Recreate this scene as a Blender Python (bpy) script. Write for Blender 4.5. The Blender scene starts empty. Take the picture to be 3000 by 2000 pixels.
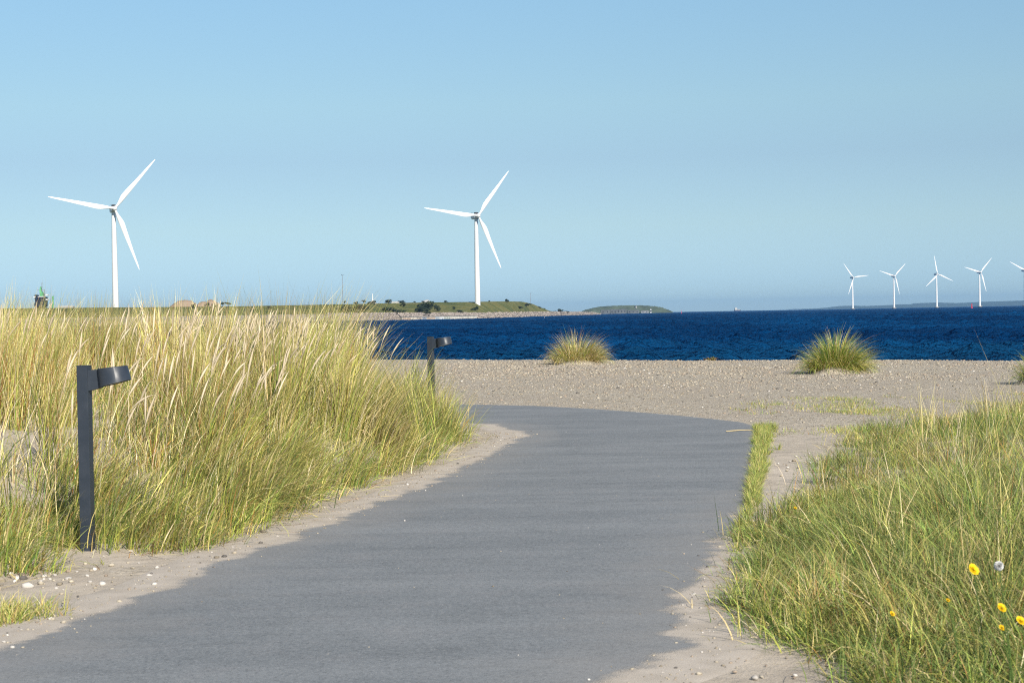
import bpy, math, random
import numpy as np
from mathutils import Vector, Matrix
R = math.radians
S = bpy.context.scene
COL = S.collection

# ------------------------------------------------------------------ camera, light, exposure
CAM_H, FPX = 1.5, 5000.0            # eye height; focal length in pixels of a 3000 px wide picture
PITCH, ROLL = R(0.894), R(1.06)
_r0, _f = Vector((1, 0, 0)), Vector((0, math.cos(PITCH), -math.sin(PITCH)))
_u0 = _r0.cross(_f)
_r = _r0 * math.cos(ROLL) - _u0 * math.sin(ROLL)
_u = _u0 * math.cos(ROLL) + _r0 * math.sin(ROLL)
cam_d = bpy.data.cameras.new('camera'); cam = bpy.data.objects.new('camera', cam_d); COL.objects.link(cam)
m = Matrix((( _r.x, _u.x, -_f.x, 0), (_r.y, _u.y, -_f.y, 0), (_r.z, _u.z, -_f.z, CAM_H), (0, 0, 0, 1)))
cam.matrix_world = m
cam_d.sensor_width = 36; cam_d.lens = 60; cam_d.clip_start = 0.1; cam_d.clip_end = 80000
cam_d.dof.use_dof = True; cam_d.dof.focus_distance = 28; cam_d.dof.aperture_fstop = 8.0
S.camera = cam

SUN_EL, SUN_AZ = R(33), R(156)      # azimuth from +Y clockwise: behind the camera, to the right
w = bpy.data.worlds.new('World'); S.world = w; w.use_nodes = True
nt = w.node_tree; nt.nodes.clear()
sky = nt.nodes.new('ShaderNodeTexSky'); sky.sky_type = 'NISHITA'; sky.sun_disc = False
sky.sun_elevation = SUN_EL; sky.sun_rotation = SUN_AZ
sky.air_density = 0.75; sky.dust_density = 0.0; sky.ozone_density = 3.0
bg = nt.nodes.new('ShaderNodeBackground'); bg.inputs['Strength'].default_value = 0.14
wo = nt.nodes.new('ShaderNodeOutputWorld')
# the air near the horizon is duller and bluer than the clear model gives
tc = nt.nodes.new('ShaderNodeTexCoord'); sx = nt.nodes.new('ShaderNodeSeparateXYZ'); nt.links.new(tc.outputs['Generated'], sx.inputs[0])
rp = nt.nodes.new('ShaderNodeValToRGB'); nt.links.new(sx.outputs[2], rp.inputs[0])
_st = [(.0, (.27, .345, .44)), (.0175, (.30, .37, .47)), (.052, (.42, .435, .425)), (.0906, (.485, .475, .435)), (.122, (.60, .585, .48)), (.18, (.69, .705, .585)), (.4, (.75, .78, .74))]
while len(rp.color_ramp.elements) < len(_st): rp.color_ramp.elements.new(.5)
for _e, (_p, _c) in zip(rp.color_ramp.elements, _st): _e.position = _p; _e.color = (*_c, 1)
mu = nt.nodes.new('ShaderNodeVectorMath'); mu.operation = 'MULTIPLY'
nt.links.new(sky.outputs[0], mu.inputs[0]); nt.links.new(rp.outputs[0], mu.inputs[1])
nt.links.new(mu.outputs[0], bg.inputs[0]); nt.links.new(bg.outputs[0], wo.inputs[0])
sl = bpy.data.lights.new('sun', 'SUN'); sl.energy = 4.9; sl.angle = R(0.53); sl.color = (1.0, 0.93, 0.82)
sun = bpy.data.objects.new('sun', sl); COL.objects.link(sun)
sdir = Vector((math.sin(SUN_AZ) * math.cos(SUN_EL), math.cos(SUN_AZ) * math.cos(SUN_EL), math.sin(SUN_EL)))
sun.rotation_euler = sdir.to_track_quat('Z', 'Y').to_euler()
S.view_settings.view_transform = 'Standard'; S.view_settings.look = 'None'
S.view_settings.exposure = 0.5; S.view_settings.gamma = 1
S.render.engine = 'CYCLES'
S.cycles.use_denoising = False; S.cycles.filter_width = 1.05
S.cycles.max_bounces = 6; S.cycles.diffuse_bounces = 2; S.cycles.transmission_bounces = 4; S.cycles.volume_bounces = 0

# ------------------------------------------------------------------ helpers
rng = np.random.default_rng(7)
random.seed(7)

def at(u, v, Y=None, z=None):
    """world point seen at photo pixel (u, v): at depth Y, or on the level z"""
    d = _f + _r * ((u - 1500) / FPX) - _u * ((v - 1000) / FPX)
    t = Y / d.y if Y is not None else (z - CAM_H) / d.z
    return Vector((0, 0, CAM_H)) + d * t

def tag(o, label=None, cat=None, group=None, kind=None):
    if label: o['label'] = label
    if cat: o['category'] = cat
    if group: o['group'] = group
    if kind: o['kind'] = kind
    return o

def empty(name, loc, rz=0.0, parent=None):
    o = bpy.data.objects.new(name, None); COL.objects.link(o)
    o.location = loc; o.rotation_euler = (0, 0, rz); o.empty_display_size = 0.3
    if parent: o.parent = parent
    return o

def np_mesh(name, verts, faces, mat, parent=None, smooth=False, colors=None, attrs=None):
    """verts (N,3); faces (M,k) array of equal polygons, or a list of such arrays"""
    me = bpy.data.meshes.new(name)
    fl = [np.asarray(f, dtype=np.int32) for f in (faces if isinstance(faces, list) else [faces])]
    fl = [f for f in fl if len(f)]
    verts = np.asarray(verts, dtype=np.float32)
    loops = np.concatenate([f.ravel() for f in fl])
    sizes = np.concatenate([np.full(len(f), f.shape[1], np.int32) for f in fl])
    starts = np.concatenate([[0], np.cumsum(sizes)[:-1]]).astype(np.int32)
    me.vertices.add(len(verts)); me.vertices.foreach_set('co', verts.ravel())
    me.loops.add(len(loops)); me.loops.foreach_set('vertex_index', loops)
    me.polygons.add(len(sizes)); me.polygons.foreach_set('loop_start', starts)
    me.polygons.foreach_set('loop_total', sizes)
    if smooth: me.polygons.foreach_set('use_smooth', np.ones(len(sizes), bool))
    me.update(calc_edges=True); me.validate()
    if colors is not None:
        a = me.color_attributes.new('col', 'FLOAT_COLOR', 'POINT')
        c = np.ones((len(verts), 4), np.float32); c[:, :3] = colors
        a.data.foreach_set('color', c.ravel())
    for k, arr in (attrs or {}).items():
        a = me.attributes.new(k, 'FLOAT', 'POINT'); a.data.foreach_set('value', np.asarray(arr, np.float32))
    if mat: me.materials.append(mat)
    o = bpy.data.objects.new(name, me); COL.objects.link(o)
    if parent: o.parent = parent
    return o

class MB:
    """collects shapes that become ONE mesh object"""
    def __init__(s): s.v, s.f = [], []
    def add(s, vs, fs):
        b = len(s.v); s.v += [tuple(p) for p in vs]; s.f += [tuple(i + b for i in f) for f in fs]; return s
    def box(s, x0, x1, y0, y1, z0, z1, M=None):
        vs = [Vector(p) for p in ((x0,y0,z0),(x1,y0,z0),(x1,y1,z0),(x0,y1,z0),(x0,y0,z1),(x1,y0,z1),(x1,y1,z1),(x0,y1,z1))]
        if M: vs = [M @ p for p in vs]
        return s.add(vs, [(0,3,2,1),(4,5,6,7),(0,1,5,4),(1,2,6,5),(2,3,7,6),(3,0,4,7)])
    def loft(s, rings, cap=True):
        n = len(rings[0]); vs = [p for r in rings for p in r]; fs = []
        for i in range(len(rings) - 1):
            for j in range(n):
                a, b = i*n + j, i*n + (j+1) % n
                fs.append((a, b, b + n, a + n))
        if cap:
            fs.append(tuple(reversed(range(n)))); fs.append(tuple(range((len(rings)-1)*n, len(rings)*n)))
        return s.add(vs, fs)
    def tube(s, pts, radii, n=10, cap=True):
        pts = [Vector(p) for p in pts]; rings = []
        if not hasattr(radii, '__len__'): radii = [radii] * len(pts)
        for i, p in enumerate(pts):
            d = (pts[min(i+1, len(pts)-1)] - pts[max(i-1, 0)]).normalized()
            a = d.cross(Vector((0, 1, 0)) if abs(d.y) < .9 else Vector((1, 0, 0))).normalized(); b = d.cross(a)
            rings.append([p + (a*math.cos(t) + b*math.sin(t))*radii[i] for t in [2*math.pi*k/n for k in range(n)]])
        return s.loft(rings, cap)
    def lathe(s, prof, n=24, c=(0, 0, 0)):
        return s.loft([[(c[0]+r*math.cos(2*math.pi*k/n), c[1]+r*math.sin(2*math.pi*k/n), c[2]+z) for k in range(n)] for r, z in prof])
    def build(s, name, mat, parent=None, smooth=False, bevel=0):
        me = bpy.data.meshes.new(name); me.from_pydata(s.v, [], s.f); me.materials.append(mat)
        import bmesh
        bm = bmesh.new(); bm.from_mesh(me); bmesh.ops.recalc_face_normals(bm, faces=bm.faces)
        if bevel:
            bmesh.ops.bevel(bm, geom=[e for e in bm.edges if len(e.link_faces) == 2 and e.calc_face_angle(0) > .6], offset=bevel, segments=2, profile=.6, affect='EDGES')
        if smooth:
            for f in bm.faces: f.smooth = True
            for e in bm.edges:
                if len(e.link_faces) == 2 and e.calc_face_angle(0) > R(38): e.smooth = False
        bm.to_mesh(me); bm.free()
        o = bpy.data.objects.new(name, me); COL.objects.link(o)
        if parent: o.parent = parent
        return o

def sstep(x): x = np.clip(x, 0, 1); return x*x*(3 - 2*x)

_ph = np.random.default_rng(3).uniform(0, 6.28, (12, 2)); _dr = np.random.default_rng(4).uniform(0, 6.28, 12)
def vnoise(x, y, scale=1.0, seed=0):
    """smooth pseudo noise, about -1..1"""
    out = 0; k0 = seed
    for i in range(7):
        j = (i + seed*5) % 12; a = _dr[j] + seed*1.7; fr = scale*(0.55 + 0.23*i)
        out = out + np.sin((x*math.cos(a) + y*math.sin(a))*fr + _ph[j, 0] + 1.3*np.sin((x*math.sin(a*1.3) - y*math.cos(a*1.3))*fr*0.7 + _ph[j, 1]))
    return out / 3.2

class N:
    """tiny node-graph helper"""
    def __init__(s, name):
        s.m = bpy.data.materials.new(name); s.m.use_nodes = True; s.t = s.m.node_tree; s.t.nodes.clear()
        s.out = s.t.nodes.new('ShaderNodeOutputMaterial')
    def n(s, typ, props=None, **ins):
        nd = s.t.nodes.new('ShaderNode' + typ)
        for k, v in (props or {}).items(): setattr(nd, k, v)
        for k, v in ins.items(): s.set(nd, k.replace('_', ' '), v)
        return nd
    def set(s, nd, key, v):
        if isinstance(key, str) and key.isdigit(): key = int(key)
        i = nd.inputs[key]
        if isinstance(v, bpy.types.NodeSocket): s.t.links.new(v, i)
        else:
            if isinstance(v, tuple) and len(v) == 3 and i.type == 'RGBA': v = (*v, 1)
            i.default_value = v
    def pos(s): return s.n('NewGeometry').outputs['Position']
    def scale(s, vec, sc):
        nd = s.n('VectorMath', {'operation': 'MULTIPLY'}); s.set(nd, 0, vec); s.set(nd, 1, sc); return nd.outputs[0]
    def noise(s, vec, scale, detail=4, rough=.55):
        nd = s.n('TexNoise', Scale=scale, Detail=detail, Roughness=rough); s.set(nd, 'Vector', vec); return nd.outputs[0]
    def voro(s, vec, scale, out='Color'):
        nd = s.n('TexVoronoi', Scale=scale); s.set(nd, 'Vector', vec); return nd.outputs[out]
    def math(s, op, a, b=0.0, clamp=False):
        nd = s.n('Math', {'operation': op, 'use_clamp': clamp}); s.set(nd, 0, a); s.set(nd, 1, b); return nd.outputs[0]
    def rng(s, v, a, b, c=0.0, d=1.0):
        nd = s.n('MapRange', {'interpolation_type': 'SMOOTHSTEP'}); s.set(nd, 0, v)
        for i, q in enumerate((a, b, c, d)): s.set(nd, i+1, q)
        return nd.outputs[0]
    def mix(s, f, a, b, mode='MIX'):
        nd = s.n('Mix', {'data_type': 'RGBA', 'blend_type': mode}); s.set(nd, 0, f); s.set(nd, 6, a); s.set(nd, 7, b); return nd.outputs[2]
    def ramp(s, f, stops):
        nd = s.n('ValToRGB'); s.set(nd, 0, f); e = nd.color_ramp.elements
        while len(e) < len(stops): e.new(0.5)
        for q, (p, c) in zip(e, stops): q.position = p; q.color = (*c, 1)
        return nd.outputs[0]
    def bump(s, h, dist, strength=1.0, normal=None):
        nd = s.n('Bump', Strength=strength, Distance=dist); s.set(nd, 'Height', h)
        if normal: s.set(nd, 'Normal', normal)
        return nd.outputs[0]
    def bsdf(s, color, rough=.8, spec=.3, normal=None, metal=0.0, **kw):
        nd = s.n('BsdfPrincipled'); s.set(nd, 'Base Color', color); s.set(nd, 'Roughness', rough)
        s.set(nd, 'Specular IOR Level', spec); s.set(nd, 'Metallic', metal)
        for k, v in kw.items(): s.set(nd, k.replace('_', ' '), v)
        if normal: s.set(nd, 'Normal', normal)
        return nd.outputs[0]
    def done(s, sh): s.t.links.new(sh, s.out.inputs['Surface']); return s.m

def plain(name, col, rough=.6, spec=.3, var=.12, sc=3.0):
    g = N(name); n_ = g.noise(g.n('TexCoord').outputs['Object'], sc)
    c = g.mix(g.rng(n_, .3, .7), tuple(x*(1-var) for x in col), tuple(min(1, x*(1+var)) for x in col))
    return g.done(g.bsdf(c, rough, spec))

# ------------------------------------------------------------------ materials
def mat_ground():
    g = N('sand_and_gravel'); p = g.pos(); sep = g.n('SeparateXYZ'); g.set(sep, 0, p)
    big = g.noise(p, .35, 4); med = g.noise(p, 3.0, 5); fine = g.noise(p, 60, 3, .7)
    sand = g.mix(g.rng(big, .3, .7), (.42, .36, .28), (.52, .45, .36))
    sand = g.mix(g.rng(med, .35, .75), sand, (.345, .295, .235))
    sand = g.mix(g.math('MULTIPLY', g.rng(fine, .45, .75), .5), sand, (.58, .52, .45))
    cells = g.n('TexVoronoi', Scale=36.0); g.set(cells, 'Vector', p)
    cv = g.n('SeparateColor'); g.set(cv, 0, cells.outputs['Color'])
    peb = g.ramp(cv.outputs[0], [(0, (.13, .11, .08)), (.3, (.35, .30, .222)), (.6, (.46, .398, .30)), (.85, (.54, .48, .38)), (1, (.58, .53, .47))])
    peb = g.mix(g.rng(big, .35, .7, 0, .5), peb, (.37, .31, .245))
    beach = g.rng(g.math('ADD', sep.outputs[1], g.math('MULTIPLY', med, 5)), 19.0, 28.0)
    few = g.rng(g.noise(p, 1.1, 3), .55, .68, 0, .45)
    f = g.math('MAXIMUM', beach, few)
    c = g.mix(f, sand, peb)
    h = g.math('ADD', g.math('MULTIPLY', fine, .4), g.math('MULTIPLY', g.math('SUBTRACT', 1.0, cells.outputs['Distance']), g.math('MULTIPLY', f, 1.2)))
    h = g.math('ADD', h, g.math('MULTIPLY', med, 2.0))
    return g.done(g.bsdf(c, .95, .15, g.bump(h, .02, .8)))

def mat_path():
    g = N('asphalt_with_blown_sand'); p = g.pos()
    sd = g.n('Attribute', {'attribute_name': 'edge'}).outputs['Fac']
    big = g.noise(g.scale(p, (.35, 1.3, 1)), 1.0, 4); st = g.noise(g.scale(p, (.45, 4.5, 1)), 1.6, 4, .6); fine = g.noise(p, 140, 2, .7)
    asp = g.mix(g.rng(big, .3, .7), (.166, .179, .186), (.215, .227, .232))
    asp = g.mix(g.math('MULTIPLY', g.rng(st, .46, .72), .32), asp, (.112, .120, .126))
    mot = g.noise(p, 2.3, 6, .7); gr = g.noise(p, 48, 3, .75)
    asp = g.mix(g.math('MULTIPLY', g.rng(mot, .5, .72), .45), asp, (.225, .222, .222)); asp = g.mix(g.math('MULTIPLY', g.rng(mot, .5, .3), .4), asp, (.125, .136, .140))
    asp = g.mix(g.math('MULTIPLY', g.rng(gr, .52, .70), .55), asp, (.31, .315, .31)); asp = g.mix(g.math('MULTIPLY', g.rng(gr, .48, .32), .55), asp, (.075, .08, .083))
    asp = g.mix(g.math('MULTIPLY', g.rng(fine, .52, .74), .45), asp, (.34, .34, .34))
    asp = g.mix(g.math('MULTIPLY', g.rng(fine, .48, .28), .5), asp, (.06, .065, .07))
    speck = g.n('TexVoronoi', Scale=9.0); g.set(speck, 'Vector', p)
    asp = g.mix(g.rng(speck.outputs['Distance'], .03, .015), asp, (.32, .31, .30))
    sand = g.mix(g.rng(g.noise(p, 5, 5), .3, .7), (.38, .33, .268), (.47, .412, .342))
    sand = g.mix(g.math('MULTIPLY', g.rng(fine, .45, .75), .4), sand, (.58, .53, .46))
    wob = g.math('MULTIPLY', g.math('SUBTRACT', g.noise(g.scale(p, (.9, 1.25, 1)), 1.7, 7, .62), .5), .62)
    f = g.rng(g.math('ADD', g.math('ADD', sd, wob), g.math('MULTIPLY', g.math('SUBTRACT', fine, .5), .12)), -.05, .05)
    dust = g.math('MULTIPLY', g.rng(g.math('ADD', sd, g.math('MULTIPLY', wob, 2.0)), -.75, .1), .42)
    c = g.mix(dust, asp, (.27, .255, .235)); c = g.mix(f, c, sand)
    h = g.math('ADD', g.math('MULTIPLY', fine, .35), g.math('MULTIPLY', f, .4))
    return g.done(g.bsdf(c, .9, .25, g.bump(h, .012, .6)))

def mat_grass(name, trans=.16):
    g = N(name); c = g.n('Attribute', {'attribute_name': 'col'}).outputs['Color']
    a = g.bsdf(c, .5, .25); t = g.n('BsdfTranslucent'); g.set(t, 'Color', c)
    mx = g.n('MixShader'); g.set(mx, 0, trans); g.set(mx, 1, a); g.set(mx, 2, t.outputs[0])
    return g.done(mx.outputs[0])

def mat_water():
    g = N('sea_water'); p = g.pos(); sep = g.n('SeparateXYZ'); g.set(sep, 0, p)
    shal = g.rng(g.math('ADD', sep.outputs[1], g.math('MULTIPLY', g.noise(g.scale(p, (.02, .05, 0)), 1, 3), 90)), 175, 105)
    patch = g.rng(g.noise(g.scale(p, (.03, .012, 0)), 1, 4), .4, .65)
    c = g.mix(patch, (.0014, .032, .110), (.0022, .060, .182))
    c = g.mix(g.math('MULTIPLY', shal, .45), c, (.006, .055, .110))
    foam = g.noise(g.scale(p, (.22, .05, 0)), 1.0, 5, .62)
    c = g.mix(g.rng(foam, .775, .80), c, (.55, .6, .65))
    n1 = g.noise(p, .9, 4, .6); n2 = g.noise(p, 4.5, 3, .6)
    b = g.bump(g.math('ADD', g.math('MULTIPLY', n1, 1.8), g.math('MULTIPLY', n2, .45)), 1.0, 1.0)
    d = g.n('BsdfDiffuse'); g.set(d, 'Color', c); g.set(d, 'Normal', b)
    gl = g.n('BsdfGlossy', Roughness=.28); g.set(gl, 'Normal', b); g.set(gl, 'Color', (.75, .9, 1.0))
    fr = g.n('Fresnel', IOR=1.33); g.set(fr, 'Normal', b)
    mx = g.n('MixShader'); g.set(mx, 0, g.rng(fr.outputs[0], .22, .95, .0, .20)); g.set(mx, 1, d.outputs[0]); g.set(mx, 2, gl.outputs[0])
    return g.done(mx.outputs[0])

def mat_white(name='turbine_white', col=(.70, .70, .69)):
    g = N(name); n_ = g.noise(g.scale(g.n('TexCoord').outputs['Object'], (1, 1, .12)), .6, 4)
    return g.done(g.bsdf(g.mix(g.rng(n_, .4, .75), col, tuple(x*.9 for x in col)), .4, .4))

def mat_paint():
    g = N('dark_powder_coat'); p = g.n('TexCoord').outputs['Object']; n_ = g.noise(p, 9, 4); f = g.noise(p, 400, 2)
    c = g.mix(g.rng(n_, .35, .75), (.024, .032, .045), (.034, .042, .056))
    return g.done(g.bsdf(c, g.rng(n_, .3, .7, .38, .48), .4, g.bump(f, .0006, .5)))

def mat_hill():
    g = N('rough_grass_slope'); p = g.pos()
    a = g.noise(p, .045, 6, .68); b = g.noise(g.scale(p, (1, 1, 2)), .16, 6, .75)
    c = g.ramp(a, [(.30, (.040, .060, .022)), (.45, (.105, .120, .036)), (.56, (.175, .16, .052)), (.72, (.07, .09, .03))])
    c = g.mix(g.math('MULTIPLY', g.rng(b, .5, .7), .55), c, (.045, .06, .026))
    c = g.mix(g.math('MULTIPLY', g.rng(b, .42, .28), .5), c, (.23, .20, .095))
    return g.done(g.bsdf(c, .95, .1, g.bump(b, 1.5, 1.0)))

def mat_rock(name, cols, sc):
    g = N(name); p = g.pos(); v = g.n('TexVoronoi', Scale=sc); g.set(v, 'Vector', p)
    s_ = g.n('SeparateColor'); g.set(s_, 0, v.outputs['Color'])
    c = g.ramp(s_.outputs[0], cols); zz = g.n('SeparateXYZ'); g.set(zz, 0, p)
    c = g.mix(g.rng(zz.outputs[2], .5, -.3), c, (.055, .05, .04))
    return g.done(g.bsdf(c, .9, .2, g.bump(g.noise(p, sc*3, 4), .3/sc)))

def mat_attr(name, rough=.85):
    g = N(name); p = g.pos(); c = g.n('Attribute', {'attribute_name': 'col'}).outputs['Color']
    n_ = g.noise(p, 60, 3)
    return g.done(g.bsdf(g.mix(g.rng(n_, .3, .7), c, g.mix(1.0, c, (.8, .8, .8), 'MULTIPLY')), rough, .25))

def mat_leaf(name, c1, c2):
    g = N(name); oi = g.n('ObjectInfo').outputs['Random']; n_ = g.noise(g.n('TexCoord').outputs['Object'], 1.2, 3)
    c = g.mix(g.rng(n_, .3, .7), c1, c2); c = g.mix(g.math('MULTIPLY', oi, .4), c, tuple(x*.6 for x in c1))
    t = g.n('BsdfTranslucent'); g.set(t, 'Color', c); mx = g.n('MixShader'); g.set(mx, 0, .2)
    g.set(mx, 1, g.bsdf(c, .7, .2)); g.set(mx, 2, t.outputs[0]); return g.done(mx.outputs[0])

M = dict(ground=mat_ground(), path=mat_path(), grass=mat_grass('beach_grass_blades'), water=mat_water(), white=mat_white(), paint=mat_paint(),
         hill=mat_hill(), pebble=mat_attr('pebbles'),
         rubble=mat_rock('rubble', [(0, (.16, .135, .115)), (.5, (.30, .255, .215)), (1, (.42, .365, .31))], .6),
         grey=plain('weathered_grey_metal', (.22, .24, .26)), dark=plain('dark_navy_steel', (.014, .020, .042), .7, .15, .25, .5),
         green=plain('green_painted_steel', (.10, .33, .15), .5, .4, .1, .2), pale=plain('pale_cladding', (.44, .43, .40), .7, .2, .08, .1),
         red=plain('red_buoy_paint', (.55, .025, .05)), yellow=plain('yellow_petals', (.80, .52, .012), .6, .2, .15, 60),
         stem=plain('green_stem', (.07, .12, .025)), puff=plain('white_seed_fluff', (.85, .85, .83), .9, .05),
         concrete=plain('grey_concrete', (.34, .32, .29), .9, .2, .2, .3), black=plain('black_gap', (.02, .02, .022)),
         lens=plain('frosted_lamp_glass', (.45, .45, .43), .3, .4), hull=plain('navy_hull', (.03, .04, .09)),
         leaf=mat_leaf('bush_leaves', (.028, .046, .026), (.055, .078, .038)), bark=plain('bark', (.07, .055, .04)),
         sandpile=plain('stored_sand', (.30, .225, .165), .95, .1, .12, .12), coast=plain('coast_fields', (.045, .065, .055), .95, .1, .2, .002),
         slate=plain('grey_roof_and_wall', (.105, .11, .11), .9, .2, .2, .1), straw=plain('dry_stalk', (.45, .36, .20)))

# ------------------------------------------------------------------ the lie of the land
WATER = -0.70
_bD = [-5, 6, 8, 10, 11.3, 13.4, 15, 17, 20, 21.5, 23, 25, 27, 29, 32, 60]
_bX = [-9, -6.2, -4.6, -3.1, -2.05, -1.75, -1.40, -1.08, -.66, -.72, -1.0, -1.9, -3.6, -6, -12, -40]
def dune_edge(y): return np.interp(y, _bD, _bX)
_rD = [-5, 5, 6.6, 7.4, 8.1, 11, 15.1, 18, 20.8, 23, 25.8, 28, 34]
_rX = [1.15, 1.15, 1.28, 1.20, 1.0, 1.5, 2.75, 3.3, 4.2, 5.6, 7.7, 11, 30]
def right_edge(y): return np.interp(y, _rD, _rX)
def gz(x, y):
    x = np.asarray(x, float); y = np.asarray(y, float)
    s = dune_edge(y) - x
    k = sstep((y - 15.5)/2.5); a = .45 + .17*k
    z = .66*(a*sstep((s + .06*k)/(1.25 - .5*k)) + (1 - a)*sstep((s - .3)/4.2)) + np.where(s > .2, 1, 0)*.06*vnoise(x, y, 1.1, 1)*sstep(s - .2)
    z = z * sstep((32 - y)/3.0) * sstep((y - 11.1)/3.0)
    s2 = x - right_edge(y)
    z = z + sstep(s2/3.5)*(.14 + .05*vnoise(x, y, .8, 2)) * sstep((26 - y)/3.0)
    z = z + .02*vnoise(x, y, .35, 3)*sstep((y - 27)/6)
    z = z - 3.0*sstep((y + .70*np.clip(x, -15, 25) - 56.3)/24.0) - .02*sstep((y-40)/17)
    return z

def grid_faces(nr, nc):
    i = np.arange((nr-1)*(nc-1)); r_, c_ = i//(nc-1), i % (nc-1); a = r_*nc + c_
    return np.stack([a, a+1, a+nc+1, a+nc], 1)

def spaced(a, b, step): return np.linspace(a, b, int(round((b-a)/step))+1)
gx = np.concatenate([[-21000, -9000, -3000, -900, -300, -120, -60, -40, -28], spaced(-20, 20, .16), [28, 40, 60, 120, 300, 900, 3000, 9000, 21000]])
gy = np.concatenate([[-900, -200, -60, -20, -6], spaced(1, 34, .16), spaced(34.5, 100, .7), [120, 200, 500, 1500, 5000, 12000, 21000]])
GX, GY = np.meshgrid(gx, gy)
ground = np_mesh('ground', np.stack([GX, GY, gz(GX, GY)], -1).reshape(-1, 3), grid_faces(len(gy), len(gx)), M['ground'], smooth=True)
tag(ground, kind='structure')

# path: asphalt with sand blown over its edges
vis = [(1549,1275),(1500,1296),(1467,1314),(1420,1345),(1339,1378),(1250,1425),(1148,1467),(980,1528),(816,1588),(714,1620),(600,1672),(510,1716),(400,1752),(319,1786),(204,1837),(90,1880),(0,1913)]
vis_r = [(1760,2000),(1905,1950),(2005,1900),(1972,1850),(1964,1811),(2000,1740),(2041,1684),(2075,1630),(2105,1582),(2150,1545),(2168,1518),(2188,1470),(2194,1441),(2203,1360),(2206,1300),(2207,1250)]
far = [(2168,1237),(2080,1227),(1990,1218),(1870,1208),(1747,1199),(1580,1190),(1416,1186)]
P2 = lambda l: [tuple(at(u, v, z=0.0))[:2] for u, v in l]
poly = P2(vis) + [(-2.75, 6.4), (-3.6, 4.2), (-4.6, 2), (-1.6, 2), (-.6, 4.2), (.1, 6)] + P2(vis_r) + P2(far) + [(-2.8, 30.0), (-7, 34), (-7.5, 31), (-3.2, 26.8), (-1.2, 24.6), (-.2, 23.2)]
poly = np.array(poly)
def sdist(px, py, pg):
    d = np.full(px.shape, 1e9); ins = np.zeros(px.shape, bool)
    for i in range(len(pg)):
        a, b = pg[i], pg[(i+1) % len(pg)]; e = b - a; L2 = e @ e + 1e-12
        t = np.clip(((px-a[0])*e[0] + (py-a[1])*e[1])/L2, 0, 1)
        d = np.minimum(d, np.hypot(px - a[0] - t*e[0], py - a[1] - t*e[1]))
        c = ((a[1] > py) != (b[1] > py)) & (px < (b[0]-a[0])*(py-a[1])/((b[1]-a[1]) + 1e-12) + a[0]); ins ^= c
    return np.where(ins, -d, d)
px_, py_ = np.meshgrid(spaced(-8, 4.2, .07), spaced(2, 35, .07))
sd = sdist(px_, py_, poly)
# crisp kerbless edge on the right and far side, sand creeping in on the left and near right
right_crisp = sstep((py_ - 13.0)/1.5)*sstep((px_ + .2 - (-.6 + .0*py_))/.6)
crisp = np.where((px_ > .6) & (py_ > 14.2), 1.0, np.where((py_ > 24.3), 1.0, 0.0))
keep_lim = np.where(crisp > 0, .30, .50)
F = grid_faces(*px_.shape); sdf = sd.ravel(); kl = keep_lim.ravel()
F = F[(sdf[F] < kl[F]).all(1)]
edge = np.where(crisp.ravel() > 0, sdf*2.2 - .30, sdf)
used = np.unique(F); remap = np.full(len(sdf), -1); remap[used] = np.arange(len(used))
PV = np.stack([px_.ravel(), py_.ravel(), gz(px_, py_).ravel() + np.where(crisp.ravel() > 0, .007 - .22*np.maximum(sdf, -.01), .006 - .14*np.maximum(sdf - .30, 0))], 1)[used]
path = np_mesh('path', PV, remap[F], M['path'], smooth=True, attrs={'edge': edge[used]})
tag(path, kind='structure')

# sea: a sheet with real waves, finer near the shore
ty = np.concatenate([np.geomspace(46, 6000, 1050), np.geomspace(6300, 20000, 16)])
tx = np.concatenate([np.linspace(-4, -.7, 14), np.linspace(-.62, .62, 1150), np.linspace(.7, 4, 14)])
TX, TY = np.meshgrid(tx, ty); WX = TX*TY; WX = np.clip(WX, -20500, 20500)
wz = np.zeros_like(WX); wr = np.random.default_rng(11)
for i in range(60):
    lam = .8 * (6.5/.8)**wr.random(); ang = R(-50) + R(100)*(wr.random() - .5) + (R(180) if wr.random() < .2 else 0)
    amp = .0105*lam*(.5 + wr.random()); k = 2*math.pi/lam
    wz += amp*np.sin(k*(WX*math.cos(ang) + TY*math.sin(ang)) + wr.random()*6.28 + .8*np.sin(WX*.05*wr.random() + TY*.04))
gust = 1 + .35*vnoise(WX*.02, TY*.008, 1.0, 4) + .35*vnoise(WX*.07, TY*.03, 1.0, 7)
wz *= gust * np.clip(1 - (TY-6000)/200, .0, 1) * np.clip((TY-46)/20, .1, 1)
sea = np_mesh('sea', np.stack([WX, TY, WATER + wz], -1).reshape(-1, 3), grid_faces(len(ty), len(tx)), M['water'], smooth=True)
tag(sea, kind='structure')

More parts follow.
